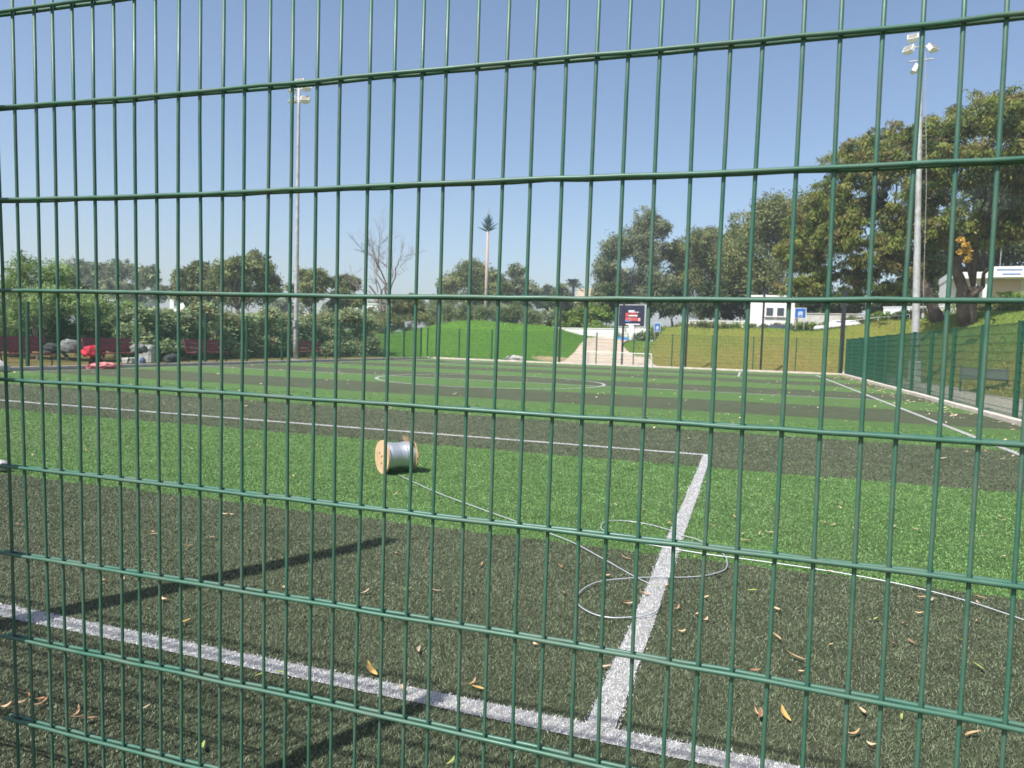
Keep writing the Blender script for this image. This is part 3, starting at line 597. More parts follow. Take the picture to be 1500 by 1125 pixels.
# ------------------------------------------------------------------ trees and shrubs
PAL = {'euc': [(0.125, 0.150, 0.038), (0.190, 0.205, 0.058), (0.060, 0.092, 0.028), (0.175, 0.155, 0.062), (0.15, 0.19, 0.048)],
       'olive': [(0.105, 0.125, 0.050), (0.155, 0.165, 0.070), (0.068, 0.088, 0.038)],
       'grey': [(0.110, 0.128, 0.075), (0.155, 0.17, 0.10), (0.075, 0.095, 0.058)],
       'dark': [(0.035, 0.058, 0.022), (0.055, 0.085, 0.03), (0.075, 0.10, 0.04)],
       'lite': [(0.15, 0.22, 0.075), (0.10, 0.165, 0.055), (0.19, 0.25, 0.11)],
       'lime': [(0.16, 0.25, 0.045), (0.11, 0.19, 0.04), (0.22, 0.28, 0.06)],
       'hedge': [(0.25, 0.32, 0.16), (0.20, 0.27, 0.13), (0.31, 0.37, 0.21), (0.26, 0.25, 0.13)],
       'reed': [(0.17, 0.22, 0.10), (0.22, 0.26, 0.14), (0.12, 0.17, 0.075)]}
for _k, _f in (('euc', 1.4), ('olive', 1.95), ('grey', 2.0), ('dark', 1.5), ('lite', 1.6), ('hedge', 1.2), ('lime', 1.2), ('reed', 1.25)): PAL[_k] = [tuple(v*_f for v in c_) for c_ in PAL[_k]]
def leaves(clumps, n, L, W, droop, pal, r, tw=40, spread=0.16, flat=0.0):
    """clumps: (c, (rx, ry, rz)); leaves hang in twig clusters spread through the clumps"""
    P = np.array(PAL[pal]); vol = np.array([c[1][0]*c[1][2] for c in clumps]); vol = vol/vol.sum(); out = []; cols = []
    for (c, rad), f in zip(clumps, vol):
        k = max(4, int(n*f)); nt_ = max(3, k//tw); rad = np.array(rad)
        u = r.normal(size=(nt_, 3)); u /= np.linalg.norm(u, axis=1)[:, None]; rr = r.uniform(0.25, 1.0, nt_)**0.45
        T = u*rr[:, None]; tc = P[r.integers(len(P), size=nt_)]*r.uniform(0.75, 1.25, (nt_, 1))
        idx = r.integers(nt_, size=k); off_ = r.normal(size=(k, 3))*spread*r.uniform(0.6, 1.3, nt_)[idx][:, None]; off_[:, 2] -= np.abs(off_[:, 2])*droop*0.6
        p = (T[idx]+off_)*rad+np.array(c)
        d = r.normal(size=(k, 3)); d[:, 2] = d[:, 2]*(1-0.5*droop)-droop*1.6; d /= np.linalg.norm(d, axis=1)[:, None]
        if flat: d[:, 2] *= 0.45; d /= np.linalg.norm(d, axis=1)[:, None]
        q = np.cross(d, r.normal(size=(k, 3))*(1-flat)+np.array([0.25, -0.2, 1.0])*flat); q /= np.linalg.norm(q, axis=1)[:, None]
        l = L*r.uniform(0.6, 1.3, k)[:, None]; w = W*r.uniform(0.7, 1.25, k)[:, None]
        out.append(np.stack([p, p+d*l*0.5-q*w*0.5, p+d*l, p+d*l*0.45+q*w*0.5], 1)); cols.append(tc[idx]*r.uniform(0.8, 1.2, (k, 1)))
    return np.concatenate(out), np.concatenate(cols)
def limb(p0, p1, r0, r1, r, n=7, wob=0.06):
    t_ = np.linspace(0, 1, n)[:, None]; p0 = np.array(p0); p1 = np.array(p1); L = np.linalg.norm(p1-p0); P = p0+(p1-p0)*t_+np.cumsum(r.normal(size=(n, 3)), 0)*wob*L/n*np.sin(np.pi*t_)*2; P[:, 2] += 0.08*L*np.sin(np.pi*t_[:, 0]); return P, r0+(r1-r0)*t_[:, 0]
def tree(name, label, cat, base, circles, Y, n, L, W, droop, pal, trunk_r, seed, trunk=M_TRUNK, group=None, deep=0.8, tw=40, spread=0.16, fork=0.35, flat=0.0, limbs=99, step=0.0):
    """circles: (px, py, r_px) outlines of the crown's masses; each becomes a volume at its own distance round Y"""
    r = np.random.default_rng(seed); base = np.array(base, float); cl = []
    W_ = max(c[2] for c in circles)*mpp(circles[0][0], Y)
    for px, py, rp in circles:
        y = Y+r.uniform(-1, 1)*deep*W_*1.3-step*(py-circles[0][1])*mpp(px, Y); c = at(px, py, y); q = rp*mpp(px, y); 
        for _ in range(3):                                  # each mass is three overlapping boughs of leaves
            o3 = r.normal(size=3); o3 *= 0.52*q*r.uniform(0.5, 1.0)/np.linalg.norm(o3); q3 = q*r.uniform(0.62, 0.86); cl.append((c+o3, (q3*r.uniform(0.95, 1.2), q3*r.uniform(0.9, 1.2), q3*r.uniform(0.72, 0.95))))
    root = tag(empty(name, base), label, cat, group)
    V, C = leaves(cl, int(n*0.92), L*1.08, W*1.2, droop, pal, r, tw, spread, flat)
    o = link('crown', fast_mesh('crown', V-base, 4, M_LEAF, C), root)
    cc = np.mean([c[0] for c in cl], 0); m = MB(); fk = base+(cc-base)*fork
    P, R_ = limb(base-np.array([0, 0, 0.2]), fk, trunk_r, trunk_r*0.72, r); R_[0] *= 1.35; m.tube(P-base, R_, 9)
    for c, rad in cl[:3*limbs:3]:
        P, R_ = limb(fk, c+np.array([0, 0, rad[2]*0.2]), trunk_r*0.30, trunk_r*0.05, r, 8, 0.12); m.tube(P-base, R_, 6)
    m.build('trunk', trunk, root, True)
    return root
def gz(px, py, Y):
    p = at(px, py, Y); p[2] = float(terr(p[0], p[1])); return p
TG = 'large trees on the bank'
# the two big trees above the side path
c = gz(1418, 490, 50.0)
tree('eucalyptus_tree', 'huge eucalyptus with thick leaning trunk beside the white pavilion', 'tree', c, [(1395,185,42),(1450,175,45),(1500,165,48),(1430,245,45),(1490,250,48),(1545,230,55),(1372,250,38),(1385,325,36),(1440,335,32),(1500,330,42),(1550,320,50),(1340,195,30)], 47.0, 72000, 0.27, 0.065, 0.75, 'euc', 0.42, 31, group=TG, fork=0.25, deep=0.8, tw=60, spread=0.13, limbs=4)
m = MB(); r = np.random.default_rng(5)
for a, bq, r0, r1 in [((1412,470),(1402,375),0.36,0.26),((1402,375),(1330,325),0.24,0.10),((1402,375),(1375,330),0.22,0.12),((1416,445),(1440,420),0.17,0.12),((1440,420),(1445,370),0.12,0.05)]:
    P, R_ = limb(at(*a, 49.6), at(*bq, 49.0 if a[1] > 440 else 45.5), r0, r1, r, 8, 0.08); m.tube(P-c, R_, 8)
m.build('bough', M_TRUNK, bpy.data.objects['eucalyptus_tree'], True)
c = gz(1374, 492, 52)
tree('eucalyptus_tree', 'broad drooping eucalyptus with pale olive leaves over the bank', 'tree', c, [(1250,235,36),(1300,205,38),(1330,240,40),(1225,285,38),(1275,290,42),(1325,310,42),(1190,320,34),(1165,365,34),(1225,355,42),(1285,365,42),(1335,375,38),(1290,250,36),(1240,320,38),(1352,280,34),(1200,405,32),(1250,412,30),(1305,420,28),(1345,330,34),(1350,400,28),(1160,410,26)], 53.5, 86000, 0.30, 0.07, 0.85, 'euc', 0.36, 32, group=TG, fork=0.55, deep=0.7, tw=60, spread=0.13, limbs=4)
c = gz(1470, 470, 78)
tree('broad_tree', 'dark dense tree filling the view behind the pavilion', 'tree', c, [(1375,370,38),(1420,330,42),(1460,375,42),(1510,350,48),(1545,390,50),(1350,420,30),(1400,410,34),(1490,290,40),(1440,280,34)], 80, 34000, 0.45, 0.16, 0.35, 'dark', 0.5, 37, group=TG, spread=0.2)
c = gz(1590, 480, 44)
tree('eucalyptus_tree', 'eucalyptus further up the bank past the pavilion palms', 'tree', c, [(1560,190,55),(1610,240,60),(1560,300,50),(1640,170,60)], 44, 16000, 0.34, 0.07, 0.75, 'euc', 0.4, 33, group=TG)
c = gz(1130, 480, 78)
tree('broad_tree', 'dark dense round-topped tree behind the drooping eucalyptus', 'tree', c, [(1140,310,34),(1175,305,32),(1105,335,32),(1150,350,40),(1085,375,34),(1120,400,38),(1180,380,40),(1210,340,36),(1095,430,26)], 78, 52000, 0.30, 0.11, 0.35, 'olive', 0.5, 34, group=TG, spread=0.2)
c = gz(925, 478, 84)
tree('eucalyptus_tree', 'tall grey-green eucalyptus with a narrow top above the billboard', 'tree', c, [(948,322,24),(965,335,20),(930,355,26),(905,372,26),(885,390,20),(950,380,30),(975,360,14),(900,415,28),(935,425,32),(965,420,26),(880,425,16),(935,335,14)], 84, 46000, 0.30, 0.095, 0.45, 'grey', 0.4, 35, M_TRUNKP, TG, spread=0.17, fork=0.3)
c = gz(1025, 480, 86)
tree('eucalyptus_tree', 'grey-green eucalyptus between the narrow tree and the dark dense tree', 'tree', c, [(1030,345,22),(1005,365,26),(1045,370,28),(1070,385,26),(1010,405,30),(1050,420,30),(1085,415,24),(990,430,22),(1030,445,24)], 86, 42000, 0.30, 0.095, 0.45, 'olive', 0.4, 36, M_TRUNKP, TG, spread=0.18, fork=0.3)
tree('eucalyptus_tree', 'grey-green eucalyptus closing the canopy behind its neighbours', 'tree', gz(1065,480,94), [(1078,352,26),(1045,350,22),(1098,348,24),(1060,388,30),(988,378,20),(978,412,24),(1100,395,28),(1020,385,24)], 94, 26000, 0.34, 0.11, 0.45, 'olive', 0.4, 38, M_TRUNKP, TG, spread=0.18, fork=0.4)
k = 0
for px, rr, yy, pl in [(905,16,77,'dark'),(985,20,77,'dark'),(1040,20,77,'dark'),(1085,18,77,'dark'),(1190,18,77,'dark'),(1240,20,77,'dark'),(1300,18,77,'dark'),(1350,18,77,'dark')]:
    c = gz(px, 480, yy); k += 1
    tree('understorey_tree', ['shaded low tree beside the billboard pillar', 'shaded low tree behind the small blue sign', 'shaded low tree between the sign and the white house', 'shaded low tree hard against the white house', 'shaded low tree behind the large blue sign', 'shaded low tree behind the corner net post', 'shaded low tree above the blue tarpaulin', 'shaded low tree behind the weathered mast'][k-1], 'tree', c, [(px-14,452-rr*0.2,rr),(px+12,446,rr),(px,430,rr*1.1)], yy, 5200, 0.42, 0.15, 0.3, pl, 0.16, 60+k, group='shaded trees under the eucalyptus', fork=0.4)
# far and left-hand trees
LG = 'trees beyond the hedge and mound'
tree('pine_tree', 'rounded grey-green tree behind the artificial palm mast', 'tree', gz(690,470,98), [(665,420,22),(690,405,22),(715,412,22),(650,440,16),(700,435,26),(735,420,18)], 98, 20000, 0.5, 0.15, 0.35, 'olive', 0.35, 41, group=LG, spread=0.2)
tree('pine_tree', 'taller grey-green tree beside the artificial palm mast', 'tree', gz(757,470,102), [(758,398,13),(755,420,17),(775,430,14),(740,438,16),(765,448,18)], 102, 12000, 0.5, 0.15, 0.35, 'grey', 0.3, 42, group=LG, spread=0.2)
tree('broad_tree', 'dark twin-crowned tree over the middle of the hedge', 'tree', gz(345,470,62), [(325,395,22),(350,385,20),(375,395,24),(390,420,24),(345,420,30),(310,425,26),(372,378,14)], 62, 24000, 0.36, 0.13, 0.3, 'olive', 0.32, 43, group=LG, spread=0.19)
tree('broad_tree', 'low dark tree left of the twin-crowned tree', 'tree', gz(275,470,64), [(270,412,20),(292,405,20),(285,430,24),(258,428,14)], 64, 12000, 0.36, 0.13, 0.3, 'olive', 0.25, 44, group=LG)
tree('broad_tree', 'dark rounded tree immediately past the grey mast', 'tree', gz(458,470,66), [(450,412,18),(470,408,16),(455,432,22),(435,420,12)], 66, 12000, 0.38, 0.13, 0.3, 'olive', 0.25, 45, group=LG)
tree('broad_tree', 'low brownish tree beside the bare tree', 'tree', gz(502,470,70), [(495,415,14),(515,418,14),(500,438,18),(520,440,14)], 70, 9000, 0.4, 0.13, 0.3, 'olive', 0.22, 46, group=LG)
tree('broad_tree', 'grey hazy tree over the shrubs by the long bench', 'tree', gz(180,470,80), [(155,400,20),(178,395,20),(205,402,18),(225,405,16),(160,425,20),(195,425,22),(230,430,16)], 80, 15000, 0.46, 0.15, 0.3, 'grey', 0.3, 47, group=LG)
tree('broad_tree', 'grey hazy tree further along past the willowy shrubs', 'tree', gz(115,470,84), [(105,400,20),(125,398,18),(100,425,22),(135,420,18)], 84, 10000, 0.48, 0.15, 0.3, 'grey', 0.3, 48, group=LG)
tree('willowy_shrub', 'tall pale green willowy shrub with sparse top twigs', 'shrub', gz(55,520,21), [(45,395,26),(70,405,28),(35,425,32),(75,435,34),(50,460,36),(95,450,28),(15,455,34)], 21.5, 22000, 0.16, 0.035, 0.35, 'lite', 0.10, 49, deep=0.5, spread=0.2, fork=0.25)
tree('willowy_shrub', 'pale green willowy shrub leaning towards the broad-leaved hedge', 'shrub', gz(150,520,25), [(125,440,26),(155,455,26),(180,465,26),(140,480,28),(200,475,20)], 25, 15000, 0.17, 0.04, 0.3, 'lite', 0.08, 50, deep=0.5, spread=0.2, fork=0.25)
tree('dark_shrub', 'dark shady shrub behind the long bench', 'shrub', gz(105,525,22), [(70,490,30),(105,485,32),(140,495,28),(30,495,28),(0,490,26)], 22.5, 14000, 0.15, 0.06, 0.3, 'dark', 0.09, 51, deep=0.5, fork=0.3)
tree('dark_tree', 'dark bushy tree crown showing between the willowy shrubs', 'tree', gz(112,500,34), [(100,420,20),(120,432,20),(135,448,18)], 34, 6000, 0.22, 0.08, 0.3, 'dark', 0.14, 52)
# hedge of broad-leaved plants behind the benches
hx = [(190,24.5),(225,26),(258,27.5),(290,29.5),(322,31),(352,33),(382,35),(410,37),(440,39),(470,41),(500,43.5),(530,46)]
hlab = ['broad-leaved hedge shrub standing next to the willowy shrubs', 'broad-leaved hedge shrub behind the pale stone blocks', 'broad-leaved hedge shrub between the stone blocks and the lone bench', 'broad-leaved hedge shrub right behind the lone maroon bench', 'broad-leaved hedge shrub at the mast-side end of the lone bench', 'first hedge shrub past the lone bench towards the mast', 'second hedge shrub past the lone bench towards the mast', 'broad-leaved hedge shrub just before the grey mast', 'broad-leaved hedge shrub behind the grey floodlight mast', 'broad-leaved hedge shrub behind the bench at the mast', 'broad-leaved hedge shrub between the mast bench and the scrub', 'last hedge shrub, touching the brownish scrub at the mound']
for k, (px, y) in enumerate(hx):
    x = at(px, 500, y)[0]; top = 452+6*math.sin(k*1.7)+k*0.6; s = 1/mpp(px, y)
    tree('hedge_shrub', hlab[k], 'shrub', (x, y, float(terr(x, y))), [(px-8,top+18,17),(px+9,top+14,17),(px,top+38,20),(px-10,top+56,18),(px+11,top+55,18)], y, 13000, 0.18, 0.095, 0.15, 'hedge', 0.05, 70+k, group='shrubs of the broad-leaved hedge', deep=0.5, tw=18, spread=0.26, fork=0.3, flat=0.5, step=0.55)
tree('dry_shrub', 'half-dry brownish shrub under the bare tree', 'shrub', gz(563,480,66), [(550,462,14),(575,455,15),(560,470,14),(590,462,13)], 66, 9000, 0.22, 0.05, 0.2, 'olive', 0.07, 90, fork=0.3)
tree('round_shrub', 'green bushy shrub at the top edge of the mound', 'shrub', gz(602,480,63), [(585,450,15),(605,445,15),(615,462,14)], 63, 6000, 0.3, 0.10, 0.2, 'olive', 0.09, 91, fork=0.3)
for k, (px, py, y, rp) in enumerate([(632,462,70,11),(655,458,70,12),(680,456,70,12),(705,457,70,12),(730,456,70,13),(752,456,71,14),(775,462,71,13)]):
    tree('reed_clump', 'pale green reed clump along the crest of the mound', 'reeds', gz(px,475,y), [(px-5,py,rp),(px+6,py+2,rp),(px,py+10,rp)], y, 2600, 0.55, 0.05, -0.35, 'reed', 0.05, 100+k, group='reeds along the crest of the mound', deep=0.4, fork=0.3, spread=0.22)
for k, (px, py, y, rp, pl, lb) in enumerate([(795,470,80,18,'grey','grey-green bush between the mound crest and the yellow-green bushes'),(840,468,76,20,'lime','yellow-green bush over the start of the white wall'),(872,465,74,20,'lime','bright yellow-green bush beside the billboard'),(815,448,95,16,'dark','dark bush behind the yellow-green bushes'),(860,447,98,18,'olive','olive bush below the beige villa'),(890,452,90,14,'olive','olive bush behind the billboard edge')]):
    tree('bush', lb, 'shrub', gz(px,490,y), [(px-rp*0.5,py,rp*0.8),(px+rp*0.5,py-2,rp*0.8),(px,py+rp*0.6,rp*0.9)], y, 6000, 0.36, 0.13, 0.2, pl, 0.1, 120+k, deep=0.5, fork=0.3)
for k, (px, py, y, rp, pl, lb) in enumerate([(785,432,150,12,'dark','small dark cypress-like tree on the far ridge'),(802,428,160,9,'dark','small pointed conifer on the far ridge'),(822,430,150,12,'olive','rounded far tree beside the feathery palm')]):
    tree('skyline_tree', lb, 'tree', gz(px,480,y), [(px,py-rp*0.6,rp*0.6),(px-rp*0.3,py+rp*0.2,rp*0.8),(px+rp*0.3,py+rp*0.6,rp)], y, 3500, 0.8, 0.3, 0.2, pl, 0.25, 130+k)
for k, px in enumerate((25, 215, 300, 420, 500, 560, 610, 640)):
    tree('skyline_tree', 'distant low tree on the hazy skyline beyond the hedge', 'tree', gz(px,480,130), [(px-12,452,14),(px+10,455,13),(px,445,11)], 130, 2600, 0.8, 0.3, 0.2, 'grey', 0.25, 140+k, group='distant skyline trees')
tree('dry_shrub', 'brownish tangle of scrub where the hedge meets the mound', 'shrub', gz(572,490,61), [(550,482,15),(570,472,16),(590,472,14),(545,498,14),(612,466,12),(530,480,13)], 61, 11000, 0.24, 0.06, 0.1, 'olive', 0.08, 93, fork=0.3, deep=0.5)
# bare tree
def bare_tree():
    r = np.random.default_rng(77); Y = 60; base = gz(572, 480, Y); root = tag(empty('bare_tree', base), 'leafless dead tree with two spreading stems above the hedge', 'tree'); m = MB(); tw = MB()
    def grow(p, d, L, rad, lev):
        q = p+d*L; P, R_ = limb(p, q, rad, rad*0.6, r, 5, 0.10); (m if lev < 2 else tw).tube(P-base, R_, 5 if lev < 2 else 3, False)
        if lev >= 5: return
        for _ in range(3 if lev else 3):
            dd = d+r.normal(size=3)*np.array([0.46, 0.46, 0.25])+np.array([0, 0, 0.12]); dd /= np.linalg.norm(dd); t_ = r.uniform(0.45, 1.0); grow(p+(q-p)*t_, dd, L*r.uniform(0.55, 0.78), rad*0.52, lev+1)
    a = at(575, 470, Y)
    for tip, rad in (((566, 415), 0.16), ((541, 418), 0.14)):
        e = at(*tip, Y); d = e-base; L = np.linalg.norm(d); grow(base, d/L, L, rad, 0)
    m.build('trunk', M_BARE, root, True); tw.build('twigs', M_BARE, root)
bare_tree()
# mast disguised as a palm
def palm_mast():
    Y = 90; b0 = gz(711, 470, Y); top = at(714, 340, Y); H = top[2]-b0[2]; root = tag(empty('palm_mast', b0), 'telephone mast disguised as a tall palm with blue-green fronds', 'mast')
    MB().tube([(0, 0, 0), (0, 0, H*0.5), (0, 0, H)], [0.25, 0.21, 0.18], 10).build('pole', M_MONO, root, True); r = np.random.default_rng(3)
    M_FR = simple('frond_blue_green', (0.035, 0.10, 0.115), 0.5, var=0.3, scale=1)
    for k in range(26):
        a = k*2.4; el = 1.42-1.0*(k/26)**1.4; L = r.uniform(1.4, 1.9); d = np.array([math.cos(a)*math.cos(el), math.sin(a)*math.cos(el), math.sin(el)]); P = np.array([np.array([0, 0, H+1.3*(1-k/26)])+d*L*s+np.array([0, 0, -0.5*s*s*(1-k/40)]) for s in np.linspace(0, 1, 6)]); MB().tube(P, [0.06, 0.11, 0.11, 0.08, 0.05, 0.015], 4).build('frond', M_FR, root)
    MB().tube([(0, 0, H), (0.03, 0, H+2.0), (0, 0, H+3.4)], [0.18, 0.15, 0.03], 8).build('antenna', M_MONO, root)
palm_mast()
def palm(name, label, base, H, r0, nf, L, pal, seed, group=None):
    r = np.random.default_rng(seed); root = tag(empty(name, base), label, 'palm', group); MB().tube([(0, 0, -0.2), (0.05, 0, H*0.5), (0, 0, H)], [r0*1.2, r0, r0*0.9], 8).build('trunk', M_TRUNK, root, True)
    P_ = np.array(PAL[pal])
    for k in range(nf):
        a = k*2.399+r.normal(0, .2); el = r.uniform(-0.2, 1.25); l = L*r.uniform(0.8, 1.15); Vs = []; Cs = []; d = np.array([math.cos(a)*math.cos(el), math.sin(a)*math.cos(el), math.sin(el)]); sd_ = np.array([-math.sin(a), math.cos(a), 0])
        for s in np.linspace(0.12, 1, 22):
            p = np.array([0, 0, H])+d*l*s+np.array([0, 0, -0.55*l*s*s]); q = l*0.30*math.sin(math.pi*min(s*0.85+0.12, 1))
            for sg in (-1, 1):
                e = p+sd_*sg*q+d*q*0.6+np.array([0, 0, -0.25*q]); wv_ = d*l*0.022; Vs.append([p-wv_, p+wv_, e+wv_*0.2, e-wv_*0.2]); Cs.append(P_[r.integers(3)]*r.uniform(.8, 1.2))
        link('frond', fast_mesh('frond', np.array(Vs), 4, M_LEAF, np.array(Cs)), root)
palm('garden_palm', 'low feathery palm with bright fronds beside the white pavilion', gz(1478, 455, 60), 1.1, 0.16, 24, 2.0, 'lime', 8)
palm('palm_tree', 'small feathery palm on the skyline beside the beige villa', gz(838, 475, 150), float(at(838,418,150)[2]-gz(838,475,150)[2]), 0.35, 24, 3.0, 'dark', 9)
# shrub border at the top of the bank
for k, (px, y) in enumerate([(1425,60),(1450,59),(1475,58),(1500,57),(1365,62),(1335,64),(1300,66),(1265,68),(1225,68),(1190,68),(1160,68),(1120,68),(1080,68),(1045,68),(1010,68),(975,68),(945,68)]):
    top = 455 if px > 1400 else 474; b0 = gz(px, 475, y); h = [0.9, 1.5][px > 1400]; q = 15
    r = np.random.default_rng(200+k); root = tag(empty('border_shrub', b0), 'low leafy shrub of the border along the top of the bank', 'shrub', 'border shrubs along the top of the bank')
    V, C = leaves([((dx, r.uniform(-.3, .3), h*0.5), (0.75, 0.6, h*0.5)) for dx in (-0.8, 0.0, 0.8)], 2200, 0.22, 0.09, 0.0, 'lime' if k % 3 == 0 else 'olive', r); link('foliage', fast_mesh('foliage', V, 4, M_LEAF, C), root)
    m = MB()
    for dx in (-.6, 0, .6): m.tube([(dx, 0, -0.1), (dx*1.1, 0, h*0.6)], 0.025, 5)
    m.build('stem', M_TRUNK, root)

# ------------------------------------------------------------------ buildings, walls, signs, vehicles behind
def frame_to(px0, px1, Y0, Y1=None): a = at(px0, 500, Y0); b_ = at(px1, 500, Y1 or Y0); return a[:2], b_[:2]
def wall_run(name, label, cat, a, b_, zb, zt, th=0.25, mat=None, n=None):
    a = np.array(a); b_ = np.array(b_); L = np.linalg.norm(b_-a); rz = math.atan2(b_[1]-a[1], b_[0]-a[0]); root = tag(empty(name, (*((a+b_)/2), zb), rz), label, cat)
    MB().box((0, 0, (zt-zb)/2-0.4), (L, th, zt-zb+0.8)).build('wall_body', mat or M_WALL, root); MB().box((0, 0, zt-zb+0.04), (L+0.1, th+0.12, 0.08)).build('coping', mat or M_WALL, root); return root
a, b_ = frame_to(812, 902, 72, 69); wall_run('garden_wall', 'white wall behind the top of the park path', 'wall', a, b_, 1.7, 2.85)
a, b_ = frame_to(895, 958, 76); wall_run('garden_wall', 'white wall behind the billboard pillar and low hedge', 'wall', a, b_, 2.0, 3.25)
a, b_ = frame_to(1000, 1095, 71.5); wall_run('garden_wall', 'long low white wall under the shaded trees', 'wall', a, b_, 2.5, 3.9)
a, b_ = frame_to(1163, 1290, 71.5, 71); wall_run('garden_wall', 'pale painted wall behind the white car', 'wall', a, b_, 2.8, 4.75, mat=M_CONC)
a, b_ = frame_to(1292, 1420, 71, 68); wall_run('garden_wall', 'white wall running up to the pavilion', 'wall', a, b_, 3.2, 5.4)
a, b_ = frame_to(1400, 1530, 64, 60); wall_run('garden_wall', 'white terrace wall under the pavilion', 'wall', a, b_, 3.6, 5.6)
def house(name, label, c, w, d, h, rz, wins, mat, door=None, roof=True):
    root = tag(empty(name, c, rz), label, 'building'); MB().box((0, 0, h/2-0.5), (w, d, h+1.0)).build('wall', mat, root)
    if roof: MB().box((0, 0, h+0.09), (w+0.3, d+0.3, 0.18)).build('roof', mat, root)
    for x, z, ww, hh in wins:
        f = MB().box((x, -d/2-0.01, z), (ww+0.16, 0.08, hh+0.16)).build('window', M_WHITE, root); MB().box((x, -d/2-0.03, z), (ww, 0.08, hh)).build('pane', M_GLASS, f); MB().box((x, -d/2-0.08, z-hh/2-0.1), (ww+0.3, 0.2, 0.05)).build('sill', M_CONC, f)
    if door: MB().box((door[0], -d/2-0.02, door[1]/2), (door[2], 0.08, door[1])).build('door', M_SHADE, root)
    return root
c = at(1128, 478, 70.5); h = at(1128, 440, 70.5)[2]-c[2]
house('white_house', 'small white house with two dark windows behind the bank', (c[0], c[1]+1.5, c[2]), 4.1, 3, h+0.3, 0.0, [(-0.1, 1.35, 0.6, 0.75), (0.85, 1.35, 0.6, 0.75)], M_WALL)
m = tag(empty('pavilion', (*at(1470, 500, 67)[:2], 5.2), -0.10), 'white flat-roofed pavilion with open porch and a red flag above', 'building')
MB().box((0.6, 2.5, 1.0), (9.5, 5, 2.8)).build('wall', M_WALL, m); MB().box((1.0, 2.0, 2.62), (10.4, 6.4, 0.5)).build('roof', M_WALL, m)
MB().box((-0.3, -0.06, 1.25), (2.3, 0.12, 2.1)).build('porch', M_BEIGE, m); MB().box((2.9, -0.06, 1.35), (1.6, 0.12, 1.5)).build('window', M_SHADE, m)
for x in (-2.4, -1.65, 1.15, 4.4): MB().box((x, -0.75, 1.2), (0.3, 0.3, 2.38)).build('column', M_WHITE, m)
s = MB().box((-0.2, -1.3, 2.85), (2.7, 0.08, 0.85)).build('sign_board', M_WHITE, m)
for k in range(2): MB().box((-0.2+0.15*k, -1.36, 3.02-0.34*k), (1.7-0.5*k, 0.03, 0.08)).build('lettering', M_PBLUE, s)
r0 = tag(empty('flag', (*at(1457, 500, 66)[:2], 8.2)), 'small red flag on a thin pole above the pavilion', 'flag'); MB().tube([(0, 0, 0), (0, 0, 3.3)], 0.03, 6).build('pole', M_GALV, r0)
mm = MB(); V = [(x, 0.06*math.sin(x*7), z+0.1*x) for z in (2.35, 2.8, 3.2) for x in np.linspace(0.03, 0.85, 7)]; V2 = [(x, y+0.02, z) for x, y, z in V]; mm.add(V, [(j*7+i, j*7+i+1, (j+1)*7+i+1, (j+1)*7+i) for j in range(2) for i in range(6)]); mm.add(V2, [(j*7+i, (j+1)*7+i, (j+1)*7+i+1, j*7+i+1) for j in range(2) for i in range(6)]); mm.build('cloth', M_RED, r0, True)
c = at(857, 440, 170); v = house('beige_villa', 'pale beige stepped villa on the far rise', (c[0], c[1], at(857, 470, 170)[2]), 5.5, 6, 0, 0, [], M_BEIGE, roof=False)
zt = lambda py: at(857, py, 170)[2]-at(857, 470, 170)[2]
MB().box((0.8, 0, zt(424)/2), (4.2, 6, zt(424))).build('tower', M_BEIGE, v); MB().box((-2.6, 0, zt(434)/2), (2.8, 5, zt(434))).build('wing', M_BEIGE, v)
for k, (px, w_, py) in enumerate([(190, 9, 438), (280, 6, 438), (545, 5, 447)]):
    c = at(px, 500, 125); z = float(terr(c[0], c[1])); hh = at(px, py, 125)[2]-z; house('house', ['pale grey house half hidden behind the hazy trees', 'white house with low roof behind the hedge', 'white house behind the bare tree'][k], (c[0], c[1], z), w_, 6, hh, 0.1, [(-w_*.25, hh*0.8, 1.0, 1.2), (w_*.2, hh*.8, 1.0, 1.2)], M_CONC if k == 0 else M_WALL)
# billboard
bc = at(925, 500, 62.5); root = tag(empty('billboard', (bc[0], bc[1], float(terr(bc[0], bc[1]))), -0.14), 'dark advertising screen in a grey frame on a white pillar', 'billboard')
z0 = at(925, 479, 62.5)[2]-root.location[2]; z1 = at(925, 446, 62.5)[2]-root.location[2]; zc = (z0+z1)/2; hh = z1-z0; ww = 2.5
MB().box((0, 0, zc), (ww, 0.3, hh)).build('frame', M_GALV, root); scn = MB().box((-0.04, -0.155, zc), (ww-0.2, 0.03, hh-0.16)).build('screen', M_NAVY, root)
MB().tube([(0.0, 0.05, -0.2), (0.0, 0.05, z0+0.1)], 0.28, 12).build('pillar', M_WHITE, root, True)
for x, z, w_, h_, mt in [(-0.05, 0.42, 0.55, 0.10, M_WHITE), (-0.75, 0.28, 0.14, 0.12, M_WHITE), (0.15, 0.31, 0.95, 0.045, M_WHITE), (0.0, 0.25, 0.5, 0.05, M_PRED), (-0.45, 0.08, 0.24, 0.32, M_PRED), (0.15, 0.14, 0.7, 0.09, M_PRED), (0.1, 0.0, 0.8, 0.10, M_WHITE), (-0.05, -0.30, 1.05, 0.30, M_PRED), (-0.05, -0.27, 0.5, 0.2, M_PPINK), (0.65, -0.33, 0.22, 0.28, M_PPINK), (-0.35, -0.45, 0.5, 0.12, M_PBLUE), (0.1, -0.76, 1.25, 0.09, M_WHITE), (-0.7, -0.74, 0.14, 0.08, M_PRED), (-0.05, -0.88, 0.45, 0.07, M_WHITE)]:
    MB().box((x, -0.172, zc+z*hh/2.0), (w_, 0.008, h_*hh/2.0)).build('printed_mark', mt, scn)
MB().box((-0.75, 0.1, 0.18), (1.0, 0.5, 0.36)).build('cabinet', M_TARP, root)
